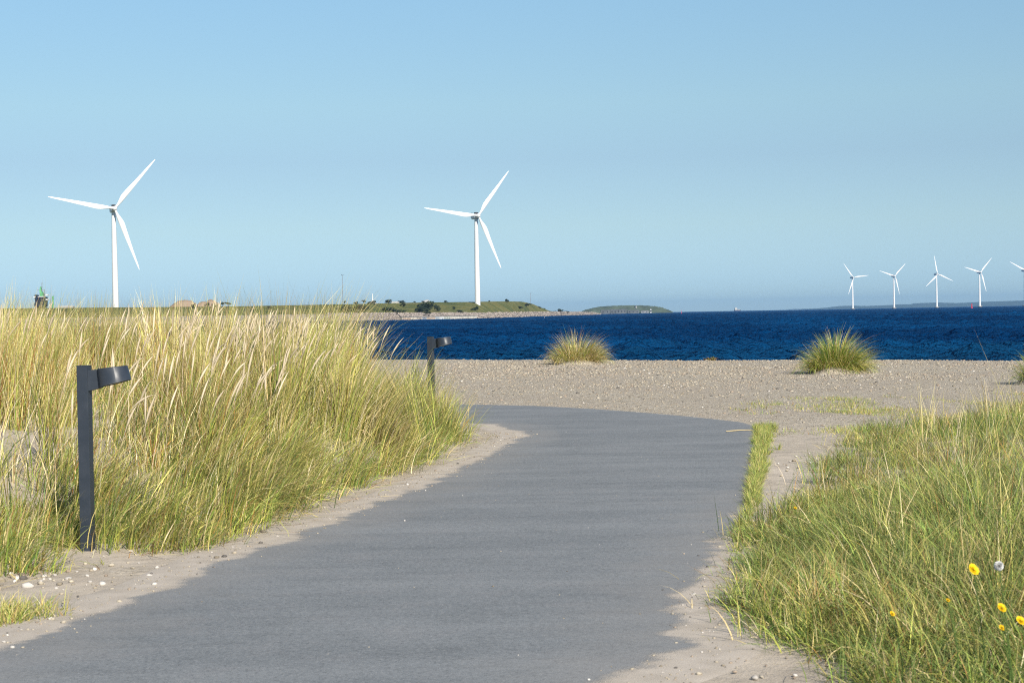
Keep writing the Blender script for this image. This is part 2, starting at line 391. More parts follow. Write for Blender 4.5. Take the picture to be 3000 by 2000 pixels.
# ------------------------------------------------------------------ grass blades
PAL = np.array([(.69, .56, .28), (.60, .50, .17), (.39, .405, .075), (.225, .315, .052), (.085, .185, .036), (.33, .17, .045), (.78, .67, .44)])
def blades(base, az, L, th0, th1, width, col, wind=(0, 0), K=5, tipcol=None):
    """ribbons: base (N,3); th0 lean at the foot, th1 added bend; wind pushes the tips"""
    n = len(base); t = np.linspace(0, 1, K+1)
    pts = np.zeros((n, K+1, 3)); pts[:, 0] = base
    for i in range(K):
        tm = (t[i]+t[i+1])/2; th = th0 + th1*tm**1.3
        pts[:, i+1, 0] = pts[:, i, 0] + L/K*np.sin(th)*np.cos(az) + L*wind[0]*(t[i+1]**2 - t[i]**2)
        pts[:, i+1, 1] = pts[:, i, 1] + L/K*np.sin(th)*np.sin(az) + L*wind[1]*(t[i+1]**2 - t[i]**2)
        pts[:, i+1, 2] = pts[:, i, 2] + L/K*np.cos(th)
    tw = az + np.pi/2 + rng.normal(0, .7, n)
    side = np.stack([np.cos(tw), np.sin(tw), rng.normal(0, .25, n)], 1)
    wd = width[:, None]*np.array([.8 + .2*math.sin(3*x) - .93*x**2.2 for x in t]).clip(.04)[None]
    a = pts - side[:, None]*wd[..., None]/2; b = pts + side[:, None]*wd[..., None]/2
    V = np.stack([a, b], 2).reshape(n, -1, 3)
    j = np.arange(K)*2; f = np.stack([j, j+1, j+3, j+2], 1)
    Fq = (f[None] + (np.arange(n)*(2*(K+1)))[:, None, None]).reshape(-1, 4)
    c0 = col[:, None, :]; c1 = (tipcol if tipcol is not None else col)[:, None, :]
    C = c0 + (c1 - c0)*(np.repeat(t, 2)[None, :, None]**1.5)
    return V.reshape(-1, 3), Fq, C.reshape(-1, 3)

def join(parts):
    V, Fs, C, o = [], [], [], 0
    for v, f, c in parts:
        V.append(v); Fs.append(f + o); C.append(c); o += len(v)
    return np.concatenate(V), np.concatenate(Fs), np.concatenate(C)

def pick(n, wts):
    wts = np.asarray(wts, float); idx = rng.choice(len(PAL), n, p=wts/wts.sum())
    return PAL[idx] * rng.uniform(.75, 1.25, (n, 1)) * rng.uniform(.94, 1.06, (n, 3))

def tuft_blades(cx, cy, nb, rad, L, spread, bend, wind, wts, width=.0055, down=None, K=5, sd_L=.22):
    """one tussock after another, all as arrays: every tussock gives nb blades"""
    n = int(np.sum(nb)); idx = np.repeat(np.arange(len(cx)), nb)
    a0 = rng.uniform(0, 2*np.pi, n); r_ = np.abs(rng.normal(0, 1, n))*np.asarray(rad)[idx]
    x = cx[idx] + r_*np.cos(a0); y = cy[idx] + r_*np.sin(a0); z = gz(x, y) - .02
    az = a0 + rng.normal(0, .6, n)
    Ls = np.asarray(L)[idx]*np.clip(rng.normal(1, sd_L, n), .35, 1.36)
    th0 = np.abs(rng.normal(0, 1, n))*np.asarray(spread)[idx]*.6 + .03
    th1 = np.clip(rng.normal(1, .5, n), .1, 2.4)*np.asarray(bend)[idx]
    if down is not None:                              # blades lean over towards one direction
        dx = np.sin(th0)*np.cos(az) + down[0][idx]*.75; dy = np.sin(th0)*np.sin(az) + down[1][idx]*.75
        az = np.arctan2(dy, dx)
    cw = np.asarray(wts)[idx] if np.ndim(wts) == 2 else None
    if cw is None: col = pick(n, wts)
    else:
        cs = np.cumsum(cw/cw.sum(1, keepdims=True), 1); q = (rng.random(n)[:, None] > cs).sum(1).clip(0, len(PAL)-1)
        col = PAL[q]*rng.uniform(.55, 1.35, (n, 1))*rng.lognormal(0, .26, len(cx))[idx][:, None]*rng.uniform(.94, 1.06, (n, 3))
    tip = col*.75 + np.array((.66, .54, .28))*.25
    wx = wind[0]*rng.uniform(.4, 1.3); wy = wind[1]
    return blades(np.stack([x, y, z], 1), az, Ls, th0, th1, width*rng.uniform(.6, 1.35, n), col, (wx, wy), K, tip)

def scatter(n, x0, x1, y0, y1, prob):
    x = rng.uniform(x0, x1, n); y = rng.uniform(y0, y1, n); k = rng.random(n) < prob(x, y); return x[k], y[k]

def seed_head(base, L, lean, az, hl, hr, out):
    """a flower stalk with a pale spindle plume"""
    pts = []; K = 6; p = Vector(base); th = lean*.45
    for i in range(K+1):
        pts.append(p.copy()); p = p + Vector((math.sin(th)*math.cos(az), math.sin(th)*math.sin(az), math.cos(th)))*L/K; th += lean*.13
    d = (pts[-1]-pts[-2]).normalized()
    return pts, d

# --- the dune on the left
def clumps(x, y, n, x0, x1, y0, y1):
    """offset of each tussock from the heart of its clump, and its distance"""
    cx_ = rng.uniform(x0, x1, n); cy_ = rng.uniform(y0, y1, n); sz = rng.uniform(.7, 1.25, n)
    dx = np.empty_like(x); dy = np.empty_like(x); idc = np.empty(len(x), int)
    for k in range(0, len(x), 500):
        d2 = ((x[k:k+500, None] - cx_)**2 + (y[k:k+500, None] - cy_)**2)/sz**2; j = d2.argmin(1); idc[k:k+500] = j
        dx[k:k+500] = x[k:k+500] - cx_[j]; dy[k:k+500] = y[k:k+500] - cy_[j]
    return dx, dy, np.hypot(dx, dy), idc
def crest_limit(x, y):
    """how high the grass stands at the seaward tip of the dune"""
    return np.where(y > 16, np.interp(1500 + 5000*x/y, [1050, 1100, 1150, 1200, 1240, 1262, 1330, 1390, 1425], [1.85, 1.58, 1.38, 1.16, .94, .76, .70, .44, .18]), 9)
def wmix(x, y):
    """colour weights per tussock: straw above, greener low down and in patches"""
    s = dune_edge(y) - x
    g_ = np.clip(.54 - .14*s + .10*(s < .9) + .35*vnoise(x, y, .75, 5) + .35*vnoise(x, y, 2.1, 8), .05, .95)
    g_ = np.clip(g_ + rng.normal(0, .12, len(x)) + (rng.normal(0, .28, 300)[cid] if len(x) == len(cid) else 0), .02, 1.1)
    br = np.clip(vnoise(x, y, .9, 6) - .30, 0, .8) + 2.6*np.exp(-((x + 4.1)/.9)**2 - ((y - 17.4)/1.3)**2) + np.where(rng.random(len(x)) < .07, 1.2, 0)
    return np.stack([.9*np.clip(1.05-g_, .08, 1), .9 + .25*g_, .9 + .8*g_, .25 + 1.0*g_, .05 + .36*g_, .10 + 1.0*br, .42*np.clip(1-g_, 0, 1)], 1)

def clear(x, y):
    """0 inside the bare sand patches of the dune"""
    l_ = ((x + 2.72)/.30)**2 + ((y - 10.72)/.5)**2
    a = ((x + 4.5)/.95)**2 + ((y - 14.8)/1.35)**2; b = ((x + 3.9)/.5)**2 + ((y - 12.4)/.6)**2
    return np.where((a < 1) | (b < 1), .10, 1.0)*np.where(l_ < 1, 0.0, 1.0)*np.where((x < -2.95) & (y < 13.0), .78, 1.0)

parts = []
x, y = scatter(4300, -11, .1, 9.3, 28, lambda x, y: np.where(x < dune_edge(y) - .05, 1, 0)*clear(x, y)*np.clip(.48 + 1.15*vnoise(x, y, 2.6, 2), .02, 1)*np.where(y > 23.5, .55, 1.0)*np.where(x < -.36*y - .8, .12, 1))
s = dune_edge(y) - x
hi = sstep((s - .2)/2.0)
cdx, cdy, cd, cid = clumps(x, y, 300, -11, .2, 9, 28)
nb = np.clip(rng.normal(74, 20, len(x)), 24, 130).astype(int)
Lm = (.43 + .46*hi)*np.clip(rng.normal(1, .20, len(x)), .5, 1.35)*(1 + .12*vnoise(x, y, .5, 7))
Lm = Lm*np.where((x < -.235*y) & (y > 14), .99, 1.0)*np.where((y < 13.2) & (x < -2.3), .70, 1.0)*np.where(y < 11.6, .75, 1.0)*np.where((y < 11.25) & (x < -2.45) & (x > -3.15), .55, 1.0)
slope_x = (1-hi)*1.0 + .10 + rng.normal(.02, .34, len(x)); slope_y = -(1-hi)*.55 + rng.normal(0, .28, len(x))
Lm = Lm*np.where((s < 1.5) & (y > 16.5), 1.55, 1.0)*np.where((s < .30) & (y > 16.5), .72, 1.0)*np.where((s < .8) & (y > 22.5), .62, 1.0)*np.where((s < 1.2) & (y > 20.2) & (y < 22.5), 1.18, 1.0); up = np.where((y > 16.5) & (s > .05), .35, 1.0)
slope_x *= up; slope_y *= up
out_ = np.clip(cd/.5, 0, 1.3)
slope_x = slope_x + .55*cdx/.5*np.clip(out_, 0, 1); slope_y = slope_y + .55*cdy/.5*np.clip(out_, 0, 1)
Lm = Lm*(1.14 - .34*np.clip(out_, 0, 1.2)**2)*rng.uniform(.88, 1.12, 300)[cid]
Lm = Lm*np.where((x > -.15*y) & (y > 16), 1.10, 1.0)
lim = np.clip(crest_limit(x, y) - gz(x, y), .1, 9)/1.16; tip_ = (y > 18) & (y < 22.2) & (x > -.07*y)
Lm = np.minimum(np.where(tip_, np.maximum(Lm, 1.0*np.minimum(lim, .90)), Lm), lim)
parts.append(tuft_blades(x, y, nb, .10 + .05*(1-hi), Lm, .26 + .42*(1-hi)*up, .34 + .85*(1-hi)*up, (.13, -.02), wmix(x, y), .0068, (slope_x, slope_y)))
# fine low growth between the tussocks
x, y = scatter(1900, -7, .1, 9.6, 21, lambda x, y: np.where(x < dune_edge(y) + .05, 1, 0)*np.exp(-np.clip(dune_edge(y) - x, 0, 9)/1.6)*clear(x, y))
nb = rng.integers(30, 70, len(x)); s = np.clip(dune_edge(y)-x, 0, 3)
parts.append(tuft_blades(x, y, nb, .13 + 0*x, .34 + .06*s, .9 + 0*x, 1.0 + 0*x, (.16, -.05), np.tile([.5, .8, 1.1, 1.6, 1.1, .25, .1], (len(x), 1)), .0060, (.5 + 0*x, -.3 + 0*x), 4))
x, y = scatter(1500, -4.6, -2.0, 9.5, 12.4, lambda x, y: np.where(x < dune_edge(y) + .12, 1, 0)*np.clip(.35 + .8*vnoise(x, y, 2.2, 3), .03, 1)*np.where(((x + 2.66)/.16)**2 + ((y - 10.8)/.4)**2 < 1, .15, 1))
parts.append(tuft_blades(x, y, rng.integers(20, 44, len(x)), .07 + 0*x, rng.uniform(.08, .22, len(x))*np.where((y < 11.2) & (x > -3.0) & (x < -2.5), .55, 1), .95 + 0*x, .9 + 0*x, (.08, 0), np.array([.4, .7, 1.0, 1.3, .9, .3, .1]), .0048, (rng.normal(.3, .5, len(x)), rng.normal(-.2, .4, len(x))), 4))
# stray bent and broken stalks at every angle
x, y = scatter(24000, -9, .0, 9.8, 26, lambda x, y: np.where((x < dune_edge(y) - .1) & ~((y < 11.25) & (x > -3.1)), 1, 0)*clear(x, y)*np.where(x < -.36*y - .6, 0, 1)*np.clip(.5 + .9*vnoise(x, y, 1.4, 4), .05, 1))
n = len(x); hi = sstep((dune_edge(y) - x - .2)/2.0)
parts.append(blades(np.stack([x, y, gz(x, y)], 1), rng.uniform(-2.2, 2.6, n), np.minimum((.34 + .40*hi)*rng.uniform(.6, 1.2, n), np.clip(crest_limit(x, y) - gz(x, y), .1, 9)), np.abs(rng.normal(.25, .45, n)), rng.uniform(0, 1.6, n), rng.uniform(.004, .0085, n), pick(n, [1.1, .8, .4, .3, .25, .5, .9]), (.10, -.03)))
# dry stalks lying on the sand at the foot
x, y = scatter(2200, -4, .4, 9.5, 21, lambda x, y: np.exp(-((x - dune_edge(y) - .05)/.22)**2))
n = len(x); parts.append(blades(np.stack([x, y, gz(x, y) + .01], 1), rng.uniform(-1.6, 1.2, n), rng.uniform(.1, .45, n), np.full(n, 1.45), rng.uniform(.02, .14, n), np.full(n, .005), pick(n, [1, .4, .1, 0, 0, .8, .7]), K=3))
v, f, c = join(parts)
dg = np_mesh('dune_grass', v, f, M['grass'], colors=c); print('dune blades verts', len(v))
tag(dg, 'tall windblown straw and green marram grass covering the dune left of the path', 'grass', kind='stuff')

# plumes standing out of the dune grass
hv, hf, hc, o = [], [], [], 0
x, y = scatter(1500, -8, -.9, 12.0, 25, lambda x, y: np.where(dune_edge(y) - x > .9, 1, 0)*np.clip(.22 + .75*np.exp(-((x + .155*y)/(.055*y))**2), 0, 1)*clear(x, y)*np.where(x < -.34*y, .0, 1))
K = 7; NS = 6
for i in range(len(x)):
    if crest_limit(x[i], y[i]) < 1.15: continue
    L = rng.uniform(.85, 1.15)*(.86 + .14*float(sstep((dune_edge(y[i]) - x[i])/3)))
    lean = abs(rng.normal(.30, .2)) + .04; az = rng.normal(-.15, .5); hl = rng.uniform(.15, .26); th = lean*.5
    p = np.array((x[i], y[i], float(gz(x[i], y[i])))); pts = [p]; seg = [(L-hl)/3]*3 + [hl/4]*4
    rad = [.0022, .0020, .0017, .0032, .0086, .0096, .0058, .0008]
    for sgl in seg:
        p = p + sgl*np.array((math.sin(th)*math.cos(az), math.sin(th)*math.sin(az), math.cos(th))); pts.append(p); th += lean*.16
    tint = rng.uniform(.85, 1.15); stemc = np.array((.36, .29, .13))*tint; headc = np.array((.71, .59, .41))*tint
    ring = []
    for j, q in enumerate(pts):
        d = pts[min(j+1, 7)] - pts[max(j-1, 0)]; d = d/np.linalg.norm(d); a = np.cross(d, (0, 1, 0)); a /= np.linalg.norm(a); b = np.cross(d, a)
        for k in range(NS):
            t_ = 2*math.pi*k/NS; ring.append(q + (a*math.cos(t_) + b*math.sin(t_))*rad[j]*rng.uniform(.8, 1.2)); hc.append(headc if j >= 3 else stemc)
    hv += ring
    for j in range(7):
        for k in range(NS): hf.append((o + j*NS + k, o + j*NS + (k+1) % NS, o + (j+1)*NS + (k+1) % NS, o + (j+1)*NS + k))
    o += 8*NS
hd = np_mesh('grass_plumes', np.array(hv), np.array(hf), M['grass'], colors=np.array(hc), smooth=True)
tag(hd, 'cream seed plumes bending in the wind above the dune grass', 'grass', kind='stuff')

# --- the greener grass on the right
parts = []
x, y = scatter(6200, .9, 12, 4.6, 27, lambda x, y: np.where(x > right_edge(y) + .1*vnoise(x, y, 3, 8), 1, 0)*np.where(x > .36*y + 1.2, .1, 1)*np.clip(.85 + .5*vnoise(x, y, 1.2, 9), .2, 1)*(1 - .55*sstep((y - 17)/6)*sstep((1.6 - (x - right_edge(y)))/1.6)))
s = np.clip(x - right_edge(y), 0, 4); hi = sstep(s/2.2)
nb = np.clip(rng.normal(62, 16, len(x)), 24, 110).astype(int)
Lm = (.25 + .17*hi)*(1 - .38*sstep((y - 14)/6))*(1 + .35*vnoise(x, y, 1.5, 3))*np.clip(rng.normal(1, .3, len(x)), .5, 1.7)
mdx, mdy, md, mid_ = clumps(x, y, 420, .8, 12, 4.5, 27); mo = np.clip(md/.42, 0, 1.2)
Lm = Lm*np.where(y > 16.5, .86, 1.0)*(1.18 - .42*mo**2)*rng.uniform(.75, 1.25, 420)[mid_]
gw = np.clip(rng.normal(0, .3, 420)[mid_] + .62 + .60*vnoise(x, y, 1.0, 10) + rng.normal(0, .22, len(x)), .05, 1.1)
wts = np.stack([.42*np.clip(1.0-gw, 0, 1), .6*np.clip(1.0-gw, 0, 1) + .03, .5 + 0*gw, 1.3*gw + .30, 1.7*gw + .15, .20 + .5*(rng.random(len(x)) < .08), .10 + 0*gw], 1)
parts.append(tuft_blades(x, y, nb, .10 + 0*x, Lm, .80 + 0*x, 1.15 + 0*x, (-.02, .0), wts, .0043, (rng.normal(-.05, .35, len(x)) + .7*mdx/.42, rng.normal(-.15, .3, len(x)) + .7*mdy/.42)))
x, y = scatter(5200, .9, 5.2, 4.6, 13, lambda x, y: np.where(x > right_edge(y) + .04 + .1*vnoise(x, y, 3, 8), 1, 0)*np.where(x > .38*y + .8, .0, 1))
parts.append(tuft_blades(x, y, rng.integers(34, 62, len(x)), .10 + 0*x, np.clip(.13 + .14*sstep((x - right_edge(y))/1.0), .1, 1)*rng.uniform(.7, 1.4, len(x)), 1.0 + 0*x, 1.2 + 0*x, (-.02, 0), np.tile([.25, .35, .6, 1.3, 1.5, .15, .05], (len(x), 1)), .0046, (rng.normal(-.1, .7, len(x)), rng.normal(-.15, .5, len(x))), 4))
# taller straw-coloured stems in it
x, y = scatter(420, 1.5, 10, 6.0, 24, lambda x, y: np.where(x > right_edge(y) + .8, 1, 0)*np.where(x > .36*y + .8, 0, 1)*np.clip(.3 + vnoise(x, y, .8, 11), 0, 1))
parts.append(tuft_blades(x, y, rng.integers(5, 16, len(x)), .05 + 0*x, .58 + 0*x, .5 + 0*x, .35 + 0*x, (.03, 0), np.array([1, .9, .4, .1, 0, .2, .5]), .0050))
# litter under it
x, y = scatter(2600, 1, 8, 5, 20, lambda x, y: np.where(x > right_edge(y) - .15, 1, 0)*np.exp(-np.clip(x - right_edge(y), 0, 9)/2.0))
n = len(x); parts.append(blades(np.stack([x, y, gz(x, y) + .012], 1), rng.uniform(0, 6.28, n), rng.uniform(.1, .35, n), np.full(n, 1.35), rng.uniform(.05, .2, n), np.full(n, .005), pick(n, [1, .5, .1, 0, 0, .9, .3]), K=3))
v, f, c = join(parts)
mg = np_mesh('meadow_grass', v, f, M['grass'], colors=c); print('meadow verts', len(v))
tag(mg, 'shorter green grass with dry stems growing right of the path', 'grass', kind='stuff')

# --- verge strip hugging the right edge of the path, and weeds on the gravel
vr = np.array(P2([(2212,1252),(2212,1300),(2206,1360),(2200,1441),(2176,1518),(2150,1590),(2135,1650)]))
tt = np.concatenate([[0], np.cumsum(np.hypot(*np.diff(vr, axis=0).T))])
q = rng.uniform(-.1, tt[-1], 620); q = q[rng.random(620) < 1 - .82*sstep((q - 7.0)/4.0)]
x = np.interp(q, tt, vr[:, 0]); y = np.interp(q, tt, vr[:, 1]); wdt = .105 - .08*sstep((q - .5)/7.5) + .012*np.sin(q*2.3)
x = x + np.abs(rng.normal(0, 1, len(q)))*wdt*.9 + .015
parts = [tuft_blades(x, y, rng.integers(26, 60, len(x)), .022 + 0*x, rng.uniform(.05, .12, len(x)), .7 + 0*x, .8 + 0*x, (.0, 0), np.array([.15, .35, 1.0, 1.5, .6, .05, 0]), .0042, None, 4)]
v, f, c = join(parts)
vg = np_mesh('verge_grass', v, f, M['grass'], colors=c)
tag(vg, 'narrow strip of short green grass along the right edge of the path', 'grass', kind='stuff')
x, y = scatter(22000, 1.7, 10.5, 12, 29, lambda x, y: np.where((x > np.interp(y, vr[::-1, 1], vr[::-1, 0]) + .25) & (x < .34*y), 1, 0)*np.clip(1.0*vnoise(x*.8, y*.6, 1.9, 6) + .22, 0, 1)*np.where(x > right_edge(y) + 1, .2, 1)*np.where(y > 25, np.clip((x - 2)/9, 0, .8), .38 + .5*sstep((y - 17)/3)))
v, f, c = tuft_blades(x, y, rng.integers(6, 24, len(x)), .09 + 0*x, rng.uniform(.03, .10, len(x)), 1.15 + 0*x, .7 + 0*x, (0, 0), np.array([.3, .6, 1.1, 1.2, .6, .3, .05]), .0055, None, 3)
wd_ = np_mesh('gravel_weeds', v, f, M['grass'], colors=c)
tag(wd_, 'low sparse weeds creeping over the gravel between path and grass', 'weeds', kind='stuff')
x, y = scatter(420, -3.4, -2.0, 7.6, 9.3, lambda x, y: ((x + 2.75)/.42)**2 + ((y - 8.75)/.28)**2 < 1)
v, f, c = tuft_blades(x, y, rng.integers(22, 45, len(x)), .06 + 0*x, .12 + 0*x, .9 + 0*x, .9 + 0*x, (.03, 0), np.array([.4, .9, 1.1, .9, .3, .2, .05]), .0045, None, 4)
lp = np_mesh('grass_patch', v, f, M['grass'], colors=c)
tag(lp, 'small low yellow green grass patch on the sand below the near lamp', 'grass')

# ------------------------------------------------------------------ pebbles
def blobs(x, y, z, r_, cols, squash=(.45, .8), jit=.18):
    t = (1+5**.5)/2
    ico = np.array([(-1,t,0),(1,t,0),(-1,-t,0),(1,-t,0),(0,-1,t),(0,1,t),(0,-1,-t),(0,1,-t),(t,0,-1),(t,0,1),(-t,0,-1),(-t,0,1)])/math.hypot(1, t)
    fi = np.array([(0,11,5),(0,5,1),(0,1,7),(0,7,10),(0,10,11),(1,5,9),(5,11,4),(11,10,2),(10,7,6),(7,1,8),(3,9,4),(3,4,2),(3,2,6),(3,6,8),(3,8,9),(4,9,5),(2,4,11),(6,2,10),(8,6,7),(9,8,1)])
    n = len(x); a = rng.uniform(0, 6.28, n); sx = rng.uniform(.8, 1.3, n); sz = rng.uniform(*squash, n)
    V = ico[None]*(1 + rng.normal(0, jit, (n, 12, 1)))
    X = V[..., 0]*sx[:, None]; Y = V[..., 1]; ca, sa = np.cos(a)[:, None], np.sin(a)[:, None]
    P = np.stack([X*ca - Y*sa, X*sa + Y*ca, V[..., 2]*sz[:, None]], -1)*r_[:, None, None] + np.stack([x, y, z], -1)[:, None]
    return P.reshape(-1, 3), (fi[None] + 12*np.arange(n)[:, None, None]).reshape(-1, 3), np.repeat(cols, 12, 0)
PEB = np.array([(.36, .31, .232), (.27, .23, .172), (.42, .37, .288), (.58, .54, .49), (.12, .11, .10), (.34, .27, .205)])
def pcol(n, w_): w_ = np.array(w_, float); return PEB[rng.choice(6, n, p=w_/w_.sum())]*rng.uniform(.8, 1.2, (n, 1))
x, y = scatter(80000, -6, 20, 22.5, 59, lambda x, y: np.where((x > dune_edge(y) - .3) & (x < .36*y + 1.5) & (x > -.16*y), 1, 0)*np.clip(.25 + (y - 23)/25, 0, 1)*np.clip(.62 + .45*vnoise(x, y, .6, 5), .1, 1))
k = sdist(x, y, poly) > .12; x, y = x[k], y[k]; n = len(x)
r_ = np.clip(rng.lognormal(math.log(.0125), .42, n), .006, .036)*(.8 + .45*sstep((y-24)/20))
a1 = blobs(x, y, gz(x, y) + r_*.12, r_, pcol(n, [3.4, 1.6, 3.0, .20, .6, 2.0]))
x, y = scatter(5200, -4.2, 4, 6.2, 23, lambda x, y: np.clip(.5 + .6*vnoise(x, y, 1.6, 7), .04, 1)); sd_ = sdist(x, y, poly)
k = (sd_ > .03) & (x < right_edge(y) + .5) & (x > dune_edge(y) - .7) & ((x > 0) | (rng.random(len(x)) < np.where(y < 11, 1, .25))); x, y = x[k], y[k]; n = len(x)
r_ = np.clip(rng.lognormal(math.log(.008), .5, n), .004, .03)
a2 = blobs(x, y, gz(x, y) + r_*.2 + .006, r_, pcol(n, [3, 1.0, 3, 2.2, .4, 1]))
x, y = scatter(30000, -4, 3, 6.2, 22, lambda x, y: np.ones_like(x)); sd_ = sdist(x, y, poly)
k = (np.abs(sd_ - .16) < .34) & (rng.random(len(x)) < np.exp(-((sd_ - .2)/.22)**2)*.9) & ~((x > .6) & (y > 14)); x, y = x[k], y[k]; n = len(x)
r_ = np.clip(rng.lognormal(math.log(.0042), .45, n), .002, .014)
a4 = blobs(x, y, gz(x, y) + r_*.25 + .006, r_, pcol(n, [3, 1.4, 3, 1.0, .8, 1.5]))
x, y = scatter(420, -3.5, -1.9, 9.0, 10.7, lambda x, y: np.exp(-((x + 2.75)/.45)**2 - ((y - 10.0)/.45)**2)); n = len(x)
r_ = np.clip(rng.lognormal(math.log(.013), .4, n), .006, .03)
a5 = blobs(x, y, gz(x, y) + r_*.3, r_, pcol(n, [2, .6, 3, 3.2, .2, .6]))
x, y = scatter(200, -2.5, 3, 5.5, 26, lambda x, y: np.ones_like(x)); sd_ = sdist(x, y, poly); k = sd_ < -.05; x, y = x[k], y[k]; n = len(x)
r_ = np.clip(rng.lognormal(math.log(.0038), .35, n), .002, .008)
a3 = blobs(x, y, gz(x, y) + r_*.3 + .006, r_, pcol(n, [2, 1.5, 2, .8, 2, 1]))
v, f, c = join([a1, a2, a3, a4, a5])
pb = np_mesh('pebbles', v, f, M['pebble'], colors=c); tag(pb, 'loose grey beige and white pebbles strewn over the beach', 'pebbles', kind='stuff')

# ------------------------------------------------------------------ the three tussocks on the beach
def tussock(u, v, D, wid, ht, label, wts, n):
    p = at(u, v, z=0.0) if D is None else at(u, v, Y=D)
    z0 = float(gz(p.x, p.y)); e = empty('beach_grass_tussock', (p.x, p.y, z0))
    tag(e, label, 'grass tussock', 'marram tussocks standing on the gravel beach')
    nbn = 9; ba = rng.uniform(0, 6.28, nbn); br_ = np.sqrt(rng.random(nbn))*wid*.24; bh = rng.uniform(.72, 1.12, nbn); bi = rng.integers(0, nbn, n); half = rng.random(n) < .62
    a0 = rng.uniform(0, 6.28, n); rr = np.sqrt(rng.random(n))*wid*.30
    qx = br_[bi]*np.cos(ba[bi]) + rng.normal(0, .055, n)*wid; qy = br_[bi]*np.sin(ba[bi]) + rng.normal(0, .055, n)*wid
    rr = np.where(half, np.hypot(qx, qy), rr); a0 = np.where(half, np.arctan2(qy, qx), a0)
    bx = rr*np.cos(a0)*1.25; by = rr*np.sin(a0)*.8; hm = .14*np.exp(-(rr/(wid*.3))**2)
    out = rr/(wid*.30)
    L = ht*np.clip(rng.normal(1.0, .20, n), .4, 1.3)*(1.14 - .40*out)*np.where(half, bh[bi], .92)
    cl_ = pick(n, wts)*np.where(half, rng.uniform(.75, 1.3, nbn)[bi], 1)[:, None]; low = rng.random(n) < .16; L = np.where(low, L*.55, L); cl_ = np.where(low[:, None], pick(n, [1.2, .5, 0, 0, 0, 1.0, .4]), cl_)
    vv, ff, cc = blades(np.stack([bx, by, hm], 1), a0 + rng.normal(0, .5, n), L, .08 + .85*out*rng.uniform(.4, 1.4, n), rng.uniform(.25, 1.7, n)*(.45 + 1.25*out), rng.uniform(.006, .011, n), cl_, (.10, -.02), 5)
    np_mesh('blades', vv, ff, M['grass'], e, colors=cc)
    th = np.linspace(0, 2*np.pi, 33)[:-1]; rs = np.linspace(0, 1, 8)
    Rr, Tt = np.meshgrid(rs, th, indexing='ij'); wob = 1 + .12*np.sin(3*Tt + u) + .07*np.sin(5*Tt)
    mz = .19*(1-Rr**2)**1.2 - .03*Rr
    mv = np.stack([Rr*wob*wid*.50*np.cos(Tt), Rr*wob*wid*.46*np.sin(Tt), mz], -1).reshape(-1, 3)
    ff = [(i*32 + j, (i+1)*32 + j, (i+1)*32 + (j+1) % 32, i*32 + (j+1) % 32) for i in range(7) for j in range(32)]
    np_mesh('sand_mound', mv, np.array(ff), M['ground'], e, smooth=True)
    return e
tussock(1691, 1066, None, 1.78, .86, 'straw tinged grass tussock on the beach straight ahead at the waterline', [1.3, 1.3, 1.1, .6, .35, .7, .5], 2600)
tussock(2452, 1091, None, 1.66, .85, 'rounder greener grass tussock on the beach nearer the offshore turbines', [.35, .8, 1.3, 1.3, .7, .25, .15], 3000)
tussock(3058, 1128, None, 1.15, .62, 'grass tussock cut off by the right edge of the photo', [.3, .8, 1.3, 1.2, .7, .2, .1], 1700)
def weedling(u, v, label, wid, ht, n, wts):
    p = at(u, v, z=0.0); e_ = empty('seaweed_clump', (p.x, p.y, float(gz(p.x, p.y))))
    a0 = rng.uniform(0, 6.28, n); rr = np.sqrt(rng.random(n))*wid/2
    vv, ff, cc = blades(np.stack([rr*np.cos(a0), rr*np.sin(a0)*.6, 0*rr], 1), rng.uniform(0, 6.28, n), ht*rng.uniform(.5, 1.3, n), rng.uniform(.3, 1.3, n), rng.uniform(.2, 1, n), np.full(n, .02), pick(n, wts)*.6, K=3)
    np_mesh('strands', vv, ff, M['grass'], e_, colors=cc); tag(e_, label, 'seaweed')
weedling(2080, 1052, 'small brown heap of dried weed lying on the beach crest', .32, .14, 240, [.3, .2, .4, 0, .2, 1, 0])

